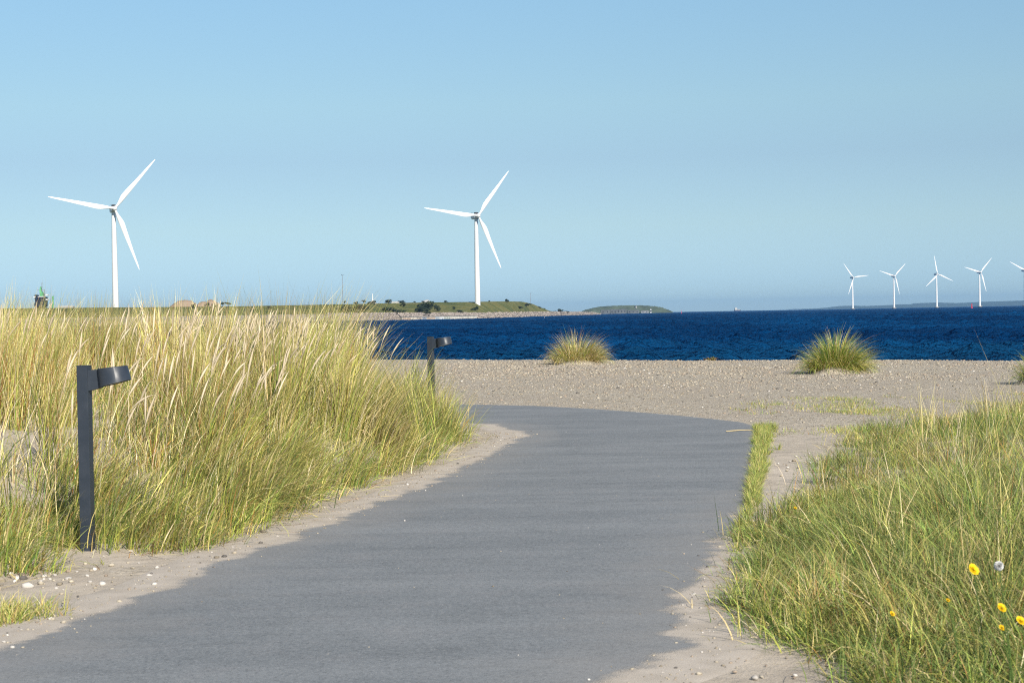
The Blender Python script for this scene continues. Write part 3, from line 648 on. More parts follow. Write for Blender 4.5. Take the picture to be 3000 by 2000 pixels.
# ------------------------------------------------------------------ bollard lamps
def bollard(u, v, rz, label):
    p = at(u, v, z=0.0); e = empty('bollard_lamp', (p.x, p.y, float(gz(p.x, p.y))), rz)
    tag(e, label, 'bollard lamp', 'bollard lamps along the left side of the path')
    H, h = 1.215, .0375
    MB().box(-h, h, -h, h, -.25, H).build('post', M['paint'], e, bevel=.002)
    MB().box(-h-.0015, h+.0015, -h-.0015, h+.0015, H, H+.004).build('cap', M['paint'], e)
    MB().box(h+.0005, h+.0035, -h*.9, h*.9, H-.032, H-.028).build('groove', M['black'], e)
    # arm: a plate whose underside rises outwards, joining the round head
    x0, x1 = h, h + .085; zt0, zt1 = H-.028, H-.021; zb0, zb1 = H-.165, H-.145
    yf, yb = -h*.93, h*.93
    MB().add([(x0,yf,zb0),(x1,yf*.72,zb1),(x1,yb*.72,zb1),(x0,yb,zb0),(x0,yf,zt0),(x1,yf*.72,zt1),(x1,yb*.72,zt1),(x0,yb,zt0)],
             [(0,3,2,1),(4,5,6,7),(0,1,5,4),(1,2,6,5),(2,3,7,6),(3,0,4,7)]).build('arm', M['paint'], e, bevel=.002)
    cx, r0, r1 = h + .158, .098, .104; n = 48; tt_, bt = math.tan(R(6)), math.tan(R(13)); lean = math.tan(R(12))
    def ring(r_, zc, sl, dx): return [(cx + dx + r_*math.cos(2*math.pi*k/n), r_*math.sin(2*math.pi*k/n), zc + sl*(dx + r_*math.cos(2*math.pi*k/n))) for k in range(n)]
    zt, zb = H - .010, H - .122; dx = .018
    MB().loft([ring(r1-.006, zb+.016, bt, dx), ring(r1-.006, zb, bt, dx), ring(r1, zb, bt, dx), ring(r0, zt-.003, tt_, 0), ring(r0-.003, zt, tt_, 0)]).build('lamp_head', M['paint'], e, smooth=True)
    MB().loft([ring(r1-.0075, zb+.006, bt, dx), ring(r1-.0075, zb+.013, bt, dx)]).build('diffuser', M['lens'], e, smooth=True)
    MB().box(-.09, .09, -.09, .09, -.05, -.006).build('base_plate', M['paint'], e)
    return e
bollard(258, 1612, R(-8), 'near dark grey bollard lamp in front of the dune grass, standing whole on the sand')
bollard(1266, 1243, R(-20), 'farther dark grey bollard lamp with its foot sunk in the dune grass before the sea')

# ------------------------------------------------------------------ flowers in the near right grass
def flower(u, v, D, size, tilt, label, puff=False):
    hp = at(u, v, Y=D); g0 = float(gz(hp.x + .03, D)); e = empty('dandelion_clock' if puff else 'yellow_flower', (hp.x + .03, D, g0))
    tag(e, label, 'flower', None if puff else 'yellow flowers in the grass right of the path')
    top = Vector((-.03, 0, hp.z - g0))
    MB().tube([(0, 0, -.02), (.005, 0, top.z*.5), top], [.0028, .0024, .002], 7).build('stem', M['stem'], e, smooth=True)
    rot = Matrix.Translation(top) @ Matrix.Rotation(tilt, 4, 'X') @ Matrix.Rotation(tilt*.5, 4, 'Y')
    b = MB(); rr = random.Random(int(u))
    if puff:
        for k in range(520):
            z = rr.uniform(-1, 1); a = rr.uniform(0, 6.28); q = math.sqrt(1-z*z); d = Vector((q*math.cos(a), q*math.sin(a), z)); s_ = size/2
            sd1 = d.orthogonal().normalized()*.0035; sd2 = d.cross(sd1)
            b.add([top + d*s_*.2, top + d*s_ + sd1, top + d*s_*1.04, top + d*s_ - sd1], [(0, 1, 2, 3)])
            b.add([top + d*s_*.2, top + d*s_ + sd2, top + d*s_*1.02, top + d*s_ - sd2], [(0, 1, 2, 3)])
        b.build('seed_ball', M['puff'], e)
    else:
        for ringi, (cnt, ln, up) in enumerate(((22, 1.0, .18), (20, .80, .40), (16, .58, .70), (14, .40, 1.0), (10, .24, 1.3))):
            for k in range(cnt):
                a = 2*math.pi*k/cnt + ringi*.2 + rr.uniform(-.05, .05); L = size/2*ln*rr.uniform(.9, 1.08); wv = size*.075
                d = Vector((math.cos(a)*math.cos(up), math.sin(a)*math.cos(up), math.sin(up))); sd_ = Vector((-math.sin(a), math.cos(a), 0))*wv; lift = Vector((0, 0, .002))
                b.add([rot @ q for q in (sd_*.3, d*L*.55 + sd_ + lift, d*L + sd_*.8, d*L*1.03, d*L - sd_*.8, d*L*.55 - sd_ + lift, -sd_*.3)], [(0, 1, 2, 3, 4, 5, 6)])
        b.build('petals', M['yellow'], e)
        cal = MB().lathe([(.002, -.012), (size*.14, -.008), (size*.17, 0), (size*.1, .004)], 10).build('calyx', M['stem'], e); cal.matrix_local = rot
        
flower(2852, 1668, 5.9, .042, R(52), 'largest yellow flower, beside the white seed ball')
flower(2926, 1657, 5.9, .032, 0, 'round white seed ball next to the largest yellow flower', True)
flower(2934, 1780, 5.8, .034, R(45), 'yellow flower midway between the seed ball and the lowest blooms')
flower(2991, 1818, 5.7, .036, R(40), 'bright yellow flower at the right edge of the photo')
flower(2935, 1838, 5.9, .024, R(40), 'small yellow flower just left of the bloom at the photo edge')
flower(2614, 1797, 6.3, .021, R(45), 'lone small yellow flower low in the grass, nearest the path')
flower(2777, 1757, 6.4, .016, R(40), 'tiny orange yellow flower in the middle of the grass')
flower(2330, 1487, 9.6, .018, R(40), 'tiny far yellow flower near the pale gravel, highest in the grass')

# ------------------------------------------------------------------ dry stalk on the path
p0, p1 = at(2127, 1263, z=.02), at(2205, 1259, z=.02)
st = MB().tube([p0, p0.lerp(p1, .5) + Vector((0, .02, .005)), p1], [.006, .008, .005], 6).build('dry_stalk', M['straw'], smooth=True)
tag(st, 'pale dry stalk lying across the path at its right edge', 'stalk')

# ------------------------------------------------------------------ peninsula across the water
def profile(table, u): a = np.array(table, float); return np.interp(u, a[:, 0], a[:, 1])
us = np.concatenate([np.linspace(-900, 900, 40), np.linspace(930, 1760, 140)])
D0 = profile([(-900, 700), (600, 800), (900, 905), (1088, 985), (1150, 1090), (1180, 1150), (1395, 1200), (1500, 1400), (1600, 1800), (1700, 2250), (1752, 2500)], us)
vstone = profile([(-900, 945), (600, 925), (900, 920), (1088, 917.5), (1395, 916.4), (1600, 914.3), (1700, 914.0), (1740, 915.0), (1755, 918.5)], us)
vcrest = profile([(-900, 905), (0, 903), (400, 900), (700, 897), (1000, 891), (1060, 890), (1200, 886.5), (1390, 884), (1480, 882.5), (1530, 883.5), (1560, 890), (1585, 901), (1612, 911), (1640, 914), (1760, 918.5)], us)
def rows_at(i):
    u, d = us[i], D0[i]; wl = at(u, 930, Y=d); out = []
    def P(v, D): return at(u, v, Y=D)
    crest_h = (vstone[i] - vcrest[i]); k = max(0.0, min(1.0, crest_h/25))
    out.append((wl.x, d - 4, WATER - 1.5)); out.append((wl.x, d, WATER))
    a = P(vstone[i], d + 14 + 14*k); a.z = max(a.z, WATER + .4); out.append(tuple(a))
    dc = d + 28 + 105*k
    for t_ in np.linspace(.06, 1, 9):
        q = P(vstone[i] + (vcrest[i] - vstone[i])*min(1, (t_**.85)), d + 14 + 14*k + (dc - d - 14 - 14*k)*t_)
        q.z = max(q.z, WATER - .3); out.append((q.x, q.y, q.z + (0 if t_ > .9 else float(rng.normal(0, .06*k)))))
    last = out[-1]
    for add, fall in ((60, 0), (350, -.3), (700*k + 360, -1 - 14*(1-k)), (720*k + 380, -16)):
        s_ = (dc + add)/dc; out.append((last[0]*s_, dc + add, (last[2]*(1 if k > .3 else .6) + fall) if fall > -15.9 else -4))
    return out
RW = np.array([rows_at(i) for i in range(len(us))]); nr, nc = RW.shape[:2]
FF = grid_faces(nr, nc); cc_ = FF[:, 0] % nc
pv = RW.reshape(-1, 3)
hill = np_mesh('headland', pv, FF[cc_ >= 2][:, ::-1], M['hill'], smooth=True); tag(hill, kind='structure')
shore = np_mesh('stone_shore', pv, FF[cc_ < 2][:, ::-1], M['rubble'], smooth=True); tag(shore, kind='structure')
# boulders on it
xs, ys, zs, rs = [], [], [], []
for k in range(9000):
    i = rng.uniform(45, nr-1.01); a = int(i); t_ = i - a; w_ = rng.random()
    A = RW[a]*(1-t_) + RW[a+1]*t_
    q = A[1] + (A[2]-A[1])*w_; xs.append(q[0]); ys.append(q[1]); zs.append(q[2]); rs.append(rng.uniform(.3, .85)*(1 if us[a] < 1500 else 1.3))
n = len(xs); v, f, c = blobs(np.array(xs), np.array(ys), np.array(zs) + .15, np.array(rs), np.array([(.34, .285, .24), (.25, .21, .18), (.40, .35, .305), (.15, .13, .115)])[rng.integers(0, 4, n)]*rng.uniform(.8, 1.2, (n, 1)), (.6, .9), .15)
bd = np_mesh('boulders', v, f, M['pebble'], colors=c); tag(bd, 'pinkish grey boulders armouring the shore of the headland', 'boulders', kind='stuff')

# quay wall with faded painted patches
def quay():
    e = empty('quay_wall', at(1180, 937, Y=1130)); tag(e, 'low weathered concrete quay wall with faded paint at the foot of the headland', 'quay wall')
    a, b = at(1178, 937, Y=1136), at(1397, 934, Y=1186); L = (b-a).length; dv = (b-a).normalized(); dv.z = 0; nv = Vector((dv.y, -dv.x, 0))
    base = Vector((a.x, a.y, WATER - .4)) - e.location
    def pan(s0, s1, z0, z1, off, th, name, mat):
        o_ = [base + dv*s0 + nv*off, base + dv*s1 + nv*off, base + dv*s1 + nv*(off-th), base + dv*s0 + nv*(off-th)]
        mb = MB().add([q + Vector((0, 0, z0)) for q in o_] + [q + Vector((0, 0, z1)) for q in o_], [(0,3,2,1),(4,5,6,7),(0,1,5,4),(1,2,6,5),(2,3,7,6),(3,0,4,7)])
        return mb.build(name, mat, e)
    pan(0, L, 0, 2.35, 0, 3, 'wall', M['concrete']); pan(0, L, 2.35, 2.75, .15, 3.3, 'coping', plain('dark_coping', (.13, .125, .12)))
    cols = [(.36, .28, .21), (.37, .33, .27), (.29, .25, .21), (.19, .21, .24), (.33, .26, .20), (.30, .33, .35), (.44, .46, .46), (.32, .34, .30), (.40, .38, .33)]
    segs = [(.5, 8), (8.2, 13), (13.3, 18), (18.4, 22), (22.5, 30), (30.5, 34), (34.2, 38), (38.3, 44), (44.4, L-.5)]
    for k, ((s0, s1), c_) in enumerate(zip(segs, cols)):
        pan(s0, min(s1, L-.2), .5 + .12*(k % 3), 2.0 + .1*(k % 2), .05, .05, 'painted_panel', plain('faded_paint', c_, .9, .1, .35, .8))
quay()

# ------------------------------------------------------------------ bushes on the headland
def leaf_cloud(n, rx, ry, rz, seed, clumps=9):
    r2 = np.random.default_rng(seed)
    cs = r2.normal(0, .42, (clumps, 3)); cs[:, 2] = r2.uniform(-.5, .75, clumps); rr = r2.uniform(.32, .6, clumps)
    k = r2.integers(0, clumps, n); d = r2.normal(0, 1, (n, 3)); d /= np.linalg.norm(d, axis=1)[:, None]
    P = (cs[k] + d*rr[k][:, None]*r2.uniform(.75, 1.05, (n, 1)))*np.array((rx, ry, rz)); P[:, 2] += rz*.95
    P[:, 2] = np.maximum(P[:, 2], .03*rz)
    a = r2.normal(0, 1, (n, 3)); a /= np.linalg.norm(a, axis=1)[:, None]; b = np.cross(a, r2.normal(0, 1, (n, 3))); b /= np.linalg.norm(b, axis=1)[:, None]
    s_ = r2.uniform(.07, .15, (n, 1))*min(rx, rz)
    V = np.stack([P - a*s_, P + b*s_*.7, P + a*s_, P - b*s_*.7], 1).reshape(-1, 3)
    return V, np.arange(4*n).reshape(-1, 4)
proto = []
for k in range(4):
    V, Fq = leaf_cloud(900, 1, 1, 1, 20 + k); o_ = np_mesh('foliage', V, Fq, M['leaf']); me = o_.data; bpy.data.objects.remove(o_); proto.append(me)
tr = MB().tube([(0, 0, -.4), (.05, 0, .5), (0, .05, 1.1)], [.12, .09, .05], 7); to = tr.build('trunk', M['bark']); trunk_me = to.data; bpy.data.objects.remove(to)
nbush = [0]
def bush(u, vb, wpx, hpx, label, D, tree=False):
    p = at(u, vb, Y=D); sc = D/FPX; e = empty('tree' if tree else 'bush', (p.x, p.y, p.z - .2), rng.uniform(0, 6))
    tag(e, label, 'tree' if tree else 'bush', 'small trees on the headland' if tree else 'bushes on the headland')
    f_ = bpy.data.objects.new('crown' if tree else 'foliage', proto[nbush[0] % 4]); COL.objects.link(f_); f_.parent = e; nbush[0] += 1
    W, H = wpx*sc/1.5, hpx*sc/1.9
    if tree:
        t_ = bpy.data.objects.new('trunk', trunk_me); COL.objects.link(t_); t_.parent = e; t_.scale = (H*.8, H*.8, H*1.0)
        f_.location.z = H*.75; f_.scale = (W, W, H*.65)
    else: f_.scale = (W, W, H)
    return e
def crestD(u): i = np.interp(u, us, np.arange(len(us))); a = int(i); return float(RW[a][11, 1])
def slopeD(u, v):
    """depth of the headland slope at picture row v"""
    i = int(np.interp(u, us, np.arange(len(us)))); t_ = np.clip((vstone[i] - v)/max(1e-3, vstone[i] - vcrest[i]), 0, 1)**(1/.85)
    k = max(0.0, min(1.0, (vstone[i]-vcrest[i])/25)); a, b = D0[i] + 14 + 14*k, D0[i] + 28 + 105*k; return a + (b-a)*t_ - 1.0
C_ = lambda u: crestD(u)
bush(652, 897, 9, 13, 'small rounded tree right beside the sand piles', C_(652), True)
bush(669, 898, 11, 14, 'second small tree on the crest to the right of the sand piles', C_(669), True)
bush(607, 899, 10, 13, 'dark bush in front of the peaked sand pile', 900)
bush(632, 908, 20, 18, 'wide dark bush at the right foot of the sand piles', 880)
bush(570, 903, 16, 14, 'dark bush before the long sand pile', 880)
bush(790, 905, 10, 10, 'dark low bush in the gap of the dune grass', 950)
bush(1010, 893, 6, 12, 'thin small tree at the foot of the tall light mast', C_(1010), True)
bush(1043, 892, 10, 9, 'rounded crest bush right of the tall light mast', C_(1043))
bush(1068, 891, 8, 13, 'slender upright tree on the crest left of the white mast', C_(1068), True)
bush(1081, 892, 11, 10, 'bush at the left foot of the white mast', C_(1081))
bush(1094, 891, 12, 11, 'bush at the right foot of the white mast', C_(1094))
bush(1137, 889, 17, 12, 'broad bushy tree on the crest right of the white mast', C_(1137))
bush(1179, 888, 14, 9, 'low spreading bush on the crest left of the pale heap', C_(1179))
bush(1215, 886, 5, 5, 'tiny bush on the crest between two larger ones', C_(1215))
bush(1241, 887, 9, 6, 'small dark bush at the left end of the pale heap', C_(1241))
bush(1305, 886, 10, 6, 'dark crest bush between the pale heap and the turbine', C_(1305))
bush(1485, 884, 10, 9, 'lone dark bush on the highest crest right of the turbine', C_(1485))
bush(1433, 885, 5, 6, 'tiny spiky bush just right of the turbine foot', C_(1433))
bush(1052, 915, 38, 22, 'wide thicket at the left end of the visible slope', slopeD(1052, 914))
bush(1010, 917, 30, 22, 'dark thicket behind the tip of the dune grass', slopeD(1010, 916))
bush(1130, 912, 26, 13, 'long low dark thicket on the slope below the broad tree', slopeD(1130, 911))
bush(1160, 915, 36, 11, 'low olive thicket stretching right along the slope foot', slopeD(1160, 914))
bush(1180, 898, 13, 10, 'small thicket on the upper slope', slopeD(1180, 897))
bush(1250, 914, 36, 30, 'largest dark green thicket in the middle of the slope', slopeD(1250, 913))
bush(1230, 914, 24, 18, 'dark thicket at the left flank of the largest one', slopeD(1230, 913.5))
bush(1281, 912, 14, 22, 'tall narrow thicket at the right flank of the largest one', slopeD(1281, 911))
bush(1252, 919, 18, 6, 'flat bush on the stones below the largest thicket', D0[np.searchsorted(us, 1252)] + 12)
bush(1330, 907, 7, 10, 'small lone bush on the slope left of the turbine', slopeD(1330, 906))
bush(1345, 914, 16, 7, 'low brownish bush at the slope foot left of the turbine', slopeD(1345, 913))
bush(1390, 910, 14, 12, 'dark bush on the slope right below the turbine', slopeD(1390, 909))
bush(1399, 908, 7, 12, 'upright bush touching the one below the turbine', slopeD(1399, 907))
bush(1525, 904, 14, 7, 'small bush on the slope at the headland end', slopeD(1525, 903))
bush(1543, 896, 14, 8, 'dark bush near the crest where the headland drops', slopeD(1543, 895))
bush(1575, 903, 14, 8, 'bush on the falling end of the headland', 1800)
bush(1592, 908, 12, 6, 'lowest small bush where the headland meets the breakwater', 1850)
bush(1640, 915, 14, 10, 'dark tree like bush standing on the breakwater', 2000)
bush(1628, 915, 8, 5, 'low bush at the left side of the breakwater tree', 1990)
bush(1661, 915, 11, 5, 'small flat bush on the breakwater beside the white hut', 2080)
def box_thing(name, cat, label, u, v, D, wpx, hpx, mat, roof=None, group=None):
    p = at(u, v, Y=D); sc = D/FPX; e = empty(name, (p.x, p.y, p.z - .3)); tag(e, label, cat, group); W, H = wpx*sc/2, hpx*sc
    MB().box(-W, W, -W*.5, W*.5, 0, H*.65).build('wall', mat, e)
    MB().add([(-W*1.03,-W*.53,H*.65),(W*1.03,-W*.53,H*.65),(W*1.03,W*.53,H*.65),(-W*1.03,W*.53,H*.65),(-W*.98,0,H),(W*.98,0,H)], [(0,1,5,4),(2,3,4,5),(0,4,3),(1,2,5),(3,2,1,0)]).build('roof', roof or mat, e)
    return e
box_thing('hut', 'hut', 'tiny white hut on the breakwater between two bushes', 1652, 915, 2050, 6, 4, M['pale'], M['slate'])

# light masts
def mast(u, vb, vt, D, label, twin):
    p, q = at(u, vb, Y=D), at(u, vt, Y=D); e = empty('light_mast', p); tag(e, label, 'light mast', 'tall thin light masts'); H = q.z - p.z
    MB().tube([(0, 0, -2), (0, 0, H)], [.30, .16], 8).build('pole', M['grey'], e)
    W = 1.0*D/FPX*(4.2 if twin else 2.2)
    MB().box(-W*.5, W*.5, -.2, .2, H - .25, H).build('crossbar', M['grey'], e)
    for s_ in ((-1, 1) if twin else (-1, 1)):
        MB().box(-.5*W*.5, .5*W*.5, -.5, .5, 0, W*.28, Matrix.Translation((s_*W*.62, -.2, H)) @ Matrix.Rotation(-s_*.7, 4, 'Y')).build('floodlight', M['dark'], e)
mast(1004.5, 893, 806, 1340, 'taller twin headed light mast rising from the left part of the headland', True)
mast(1555, 898, 859, 1900, 'shorter thin light mast past the right end of the headland crest', False)
# white mast building
def white_mast():
    p = at(1093, 893, Y=1400); sc = 1400/FPX; e = empty('white_mast', p); tag(e, 'stubby white mast on a low white house, seen behind the headland crest', 'mast')
    MB().box(-8*sc, 9*sc, -3, 3, -3, 7*sc).build('house', M['pale'], e)
    MB().tube([(-1*sc, 0, 7*sc + .005), (-1*sc, 0, 22*sc), (-1*sc, 0, 33*sc)], [1.7*sc, 1.3*sc, .8*sc], 10).build('shaft', M['white'], e, smooth=True)
    MB().box(-4*sc, 3*sc, -1, 1, 10*sc, 11.2*sc).build('crossarm', M['white'], e)
white_mast()
box_thing('storage_hall', 'hall', 'long low pale hall roof peeping over the crest left of the pale heap', 1158, 889, 1480, 22, 7, M['pale'])
def heap(name, cat, label, pts, D, depth, mat, group=None):
    """a loose heap: ridge outline (u, v) extruded into a rounded mound"""
    us_ = np.array([q[0] for q in pts], float); vs_ = np.array([q[1] for q in pts], float); uu = np.linspace(us_[0], us_[-1], 40); vv = np.interp(uu, us_, vs_)
    base = at(float(uu.mean()), float(vs_[0]), Y=D); rows = []
    for t_ in np.linspace(-1, 1, 17):
        row = []
        for a, b in zip(uu, vv):
            top = at(a, b, Y=D); z0 = base.z - 3; hgt = max(0, top.z - base.z)
            row.append((top.x - base.x, t_*depth, -3 + (hgt + 3)*max(0, 1 - abs(t_)**1.5) + float(rng.normal(0, .1))*(hgt > 1)))
        rows.append(row)
    o_ = np_mesh(name, np.array(rows).reshape(-1, 3), grid_faces(17, 40), mat, smooth=True); o_.location = base; tag(o_, label, cat, group)
heap('pale_heap', 'heap', 'pale whitish heap behind the crest, left of the second turbine', [(1230, 888), (1236, 883), (1246, 878.5), (1254, 878), (1262, 883), (1268, 888)], 1450, 12, M['pale'])
G_ = 'sand piles behind the dune grass'
heap('sand_pile', 'sand pile', 'longest flat topped brown sand pile', [(496, 900), (508, 890), (525, 880), (545, 878.5), (560, 880), (572, 888), (582, 900)], 1000, 14, M['sandpile'], G_)
heap('sand_pile', 'sand pile', 'lowest brown sand pile between the other two', [(572, 900), (584, 886), (596, 882.5), (606, 885), (618, 900)], 990, 12, M['sandpile'], G_)
heap('sand_pile', 'sand pile', 'peaked brown sand pile beside the small trees', [(592, 900), (604, 885), (614, 877), (618, 876.5), (630, 882), (642, 890), (650, 900)], 1010, 16, M['sandpile'], G_)

# industrial tower and its neighbours at the far left
def harbour_tower():
    D = 1000; sc = D/FPX; p = at(125, 912, Y=D); e = empty('harbour_tower', p); tag(e, 'dark industrial tower with a green hopper top and mast, behind the dune grass', 'industrial tower')
    X = lambda u: (u - 124)*sc
    Z = lambda v: (910 - v)*sc
    b = MB()
    for k, (u0, u1) in enumerate(((105, 111), (112, 118), (120, 126), (128, 133))): b.box(X(u0), X(u1), -2, 2, -3, Z(882))
    b.build('legs', M['dark'], e)
    MB().box(X(104), X(135), -3, 3, Z(896), Z(885)).box(X(106), X(136), -2.6, 2.6, Z(884.99), Z(868)).build('body', M['dark'], e)
    MB().box(X(103), X(112), -2, 2, Z(875), Z(861)).build('side_cabin', M['dark'], e, bevel=.5)
    for (u0, u1, v0, v1) in ((101, 107, 870, 866), (136, 142, 864, 860), (136, 142, 877.5, 874), (113, 131, 868, 866)):
        MB().box(X(u0), X(u1), -2.2, 2.2, Z(v0), Z(v1)).build('white_tank', M['white'], e, bevel=.15)
    MB().loft([[(X(q), y_, Z(866)) for q, y_ in ((118.5, -2), (128, -2), (128, 2), (118.5, 2))], [(X(q), y_, Z(858)) for q, y_ in ((120, -2), (127, -2), (127, 2), (120, 2))], [(X(q), y_, Z(850)) for q, y_ in ((117.5, -1.5), (122.5, -1.5), (122.5, 1.5), (117.5, 1.5))], [(X(q), y_, Z(837)) for q, y_ in ((119, -.6), (120.6, -.6), (120.6, .6), (119, .6))]]).build('green_hopper', M['green'], e)
    mb = MB().tube([(X(123.5), 0, Z(866)), (X(123.5), 0, Z(827))], .18, 6)
    mb.tube([(X(117.5), 0, Z(866)), (X(117.5), 0, Z(846))], .2, 6).tube([(X(131), 0, Z(866)), (X(131), 0, Z(846))], .2, 6); mb.build('mast', M['grey'], e)
    MB().box(X(108), X(131), -.2, .2, Z(847), Z(846)).build('crossbar', M['grey'], e); MB().box(X(120.5), X(126), -.2, .2, Z(828), Z(827)).build('crossbar', M['grey'], e)
harbour_tower()
def column():
    D = 1000; sc = D/FPX; p = at(155.5, 905, Y=D); e = empty('green_silo', p); tag(e, 'slim bright green silo column right of the dark industrial tower', 'silo')
    MB().lathe([(2.6*sc, -3), (2.6*sc, 37*sc), (2.3*sc, 38*sc)], 14).build('body', M['green'], e, smooth=True)
    MB().lathe([(2.9*sc, 30*sc), (2.9*sc, 30.8*sc)], 14).build('collar', M['grey'], e)
column()
box_thing('storage_hall', 'hall', 'low white hall just right of the green silo', 195, 905, 1010, 42, 11, M['pale'])
box_thing('storage_hall', 'hall', 'small white hut between the dark tower and the green silo', 148, 905, 1020, 8, 16, M['pale'])

# ------------------------------------------------------------------ wind turbines
def blade_mesh(L, cmax):
    rings = []; n = 14
    for t_ in [0, .02, .05, .09, .14, .19, .24, .32, .42, .55, .7, .84, .93, .98, 1.0]:
        r_ = t_*L
        ch = float(np.interp(t_, [0, .05, .12, .21, .3, .5, .75, .95, 1], [.46, .46, .72, 1.0, .93, .70, .44, .24, .05]))*cmax
        rel = float(np.interp(t_, [0, .05, .12, .22, .4, 1], [1, 1, .62, .34, .24, .16])); tw = R(float(np.interp(t_, [0, .2, .5, 1], [14, 11, 4, 0])))
        off = float(np.interp(t_, [0, .05, .21, 1], [0, 0, .20, .12]))*ch    # trailing edge reaches further back
        ring = []
        for k in range(n):
            a = 2*math.pi*k/n; cx, cy = math.cos(a)*ch/2, math.sin(a)*ch/2*rel
            if cx < 0: cy *= (1 + cx/ch*1.1*min(1, t_/.15))
            cx -= off; ring.append((cx*math.cos(tw) - cy*math.sin(tw), cx*math.sin(tw) + cy*math.cos(tw), r_))
        rings.append(ring)
    mb = MB().loft(rings); o_ = mb.build('blade', M['white'], smooth=True); me = o_.data; bpy.data.objects.remove(o_); return me
BL = blade_mesh(1.0*43, 3.6); BLS = blade_mesh(38, 3.1)
def turbine(p, hub_z, az0, yaw, label, group, big=True, found=False):
    s_ = 1.0 if big else .9
    e = empty('wind_turbine', p, yaw); tag(e, label, 'wind turbine', group); H = hub_z - p.z
    z0 = -4 if not found else 2.5
    MB().lathe([(2.1*s_, z0), (2.0*s_, H*.2), (1.75*s_, H*.6), (1.36*s_, H - 2.2)], 28).build('tower', M['white'], e, smooth=True)
    if found:
        MB().lathe([(3.2, -3), (3.2, .4), (4.6, 1.6), (4.6, 2.4), (2.4, 2.5)], 20).build('foundation', M['concrete'], e, smooth=True)
    na = []
    for y_, wx, zl, zh in ((-3.2, 1.25, -1.3, 1.3), (-2.6, 1.6, -1.8, 1.6), (0, 1.75, -2.15, 1.9), (5, 1.75, -2.15, 2.0), (7.6, 1.55, -1.4, 2.0), (8.0, 1.35, -1.0, 1.7)):
        c_ = .35; na.append([(x_*s_, y_*s_, H + z_*s_) for x_, z_ in ((-wx, zl+c_), (-wx+c_, zl), (wx-c_, zl), (wx, zl+c_), (wx, zh-c_), (wx-c_, zh), (-wx+c_, zh), (-wx, zh-c_))])
    n_ = MB().loft(na).build('nacelle', M['white'], e, smooth=True)
    MB().box(-1.2*s_, 1.2*s_, -1.6*s_, 1.2*s_, H + 1.92*s_, H + 3.0*s_).build('cooler', M['black'] if big else M['grey'], n_)
    MB().tube([(-1.3*s_, 1.4*s_, H + 3.1*s_), (-1.3*s_, 7*s_, H + 3.1*s_), (-1.3*s_, 7*s_, H + 1.95*s_)], .09*s_, 6).tube([(1.3*s_, 1.4*s_, H + 3.1*s_), (1.3*s_, 7*s_, H + 3.1*s_), (1.3*s_, 7*s_, H + 1.95*s_)], .09*s_, 6).build('roof_rail', M['grey'], n_)
    rot = empty('rotor', (0, -5.0*s_, H + .15), 0, e); rot.rotation_euler = (R(-4), 0, 0)
    hub = []
    for y_, r_ in ((1.75, 1.35), (1.0, 1.65), (-.3, 1.65), (-1.1, 1.35), (-1.7, .8), (-1.95, .2)):
        hub.append([(r_*s_*math.cos(2*math.pi*k/20), y_*s_, r_*s_*math.sin(2*math.pi*k/20)) for k in range(20)])
    MB().loft(hub).build('hub', M['white'], rot, smooth=True)
    for k in range(3):
        b = bpy.data.objects.new('blade', BL if big else BLS); COL.objects.link(b); b.parent = rot
        b.rotation_euler = (0, R(az0 + 120*k), 0); a = R(az0 + 120*k); b.location = (math.sin(a)*1.1*s_, 0, math.cos(a)*1.1*s_)
    return e
YAW = R(22)
def place_big(uh, vh, D, az0, label):
    hub = at(uh, vh, Y=D); tx_ = hub.x - math.sin(YAW)*5.0; ty_ = hub.y + math.cos(YAW)*5.0
    turbine(Vector((tx_, ty_, 11.2)), hub.z, az0, YAW, label, 'big wind turbines on the headland')
place_big(336, 611.5, 1150, 40.0, 'closest and largest white turbine, its foot hidden by the dune grass')
place_big(1401.5, 632.5, 1310, 37.5, 'large white turbine standing in full on the green headland')
OFF = [(2500.6, 813.3, 3660, -36.7, 'white offshore turbine nearest the cargo ship, one blade pointing flat to the right'),
       (2622, 808.6, 3540, 47, 'white offshore turbine between the one nearest the ship and the one with an upright blade'),
       (2747.4, 803.6, 3450, -9, 'white offshore turbine with one blade pointing almost straight up'),
       (2873.7, 797.3, 3260, 45, 'white offshore turbine next to the red buoy'),
       (3006, 792.5, 3110, 55, 'white offshore turbine cut off by the photo edge, only a blade showing')]
for uh, vh, D, az0, lb in OFF:
    hub = at(uh, vh, Y=D)
    turbine(Vector((hub.x - math.sin(YAW)*4.5, hub.y + math.cos(YAW)*4.5, WATER)), hub.z, az0, YAW, lb, 'offshore wind turbines in a row', False, True)

# ------------------------------------------------------------------ far things on the water
def ship():
    D = 5200; p = at(2161, 911, Y=D); sc = D/FPX; e = empty('cargo_ship', (p.x, p.y, WATER), R(8)); tag(e, 'small cargo ship with white upperworks on the horizon', 'ship')
    L = 9.5*sc
    MB().loft([[(x_, y_, z_) for x_, y_ in ((-L, -4), (L*.8, -4), (L*kx, 0), (L*.8, 4), (-L, 4))] for z_, kx in ((-1, .95), (4.5*sc*.9, 1.06))]).build('hull', M['hull'], e)
    b = MB().box(-L*.95, -L*.15, -3.5, 3.5, 4.06*sc, 8*sc).box(-L*.85, -L*.3, -3, 3, 8*sc, 11*sc); b.build('superstructure', M['pale'], e)
    MB().box(-L*.1, L*.55, -3, 3, 4.06*sc, 5.6*sc).build('deck_cargo', M['pale'], e)
    MB().tube([(L*.7, 0, 4*sc), (L*.7, 0, 8*sc)], .4, 6).build('mast', M['white'], e)
ship()
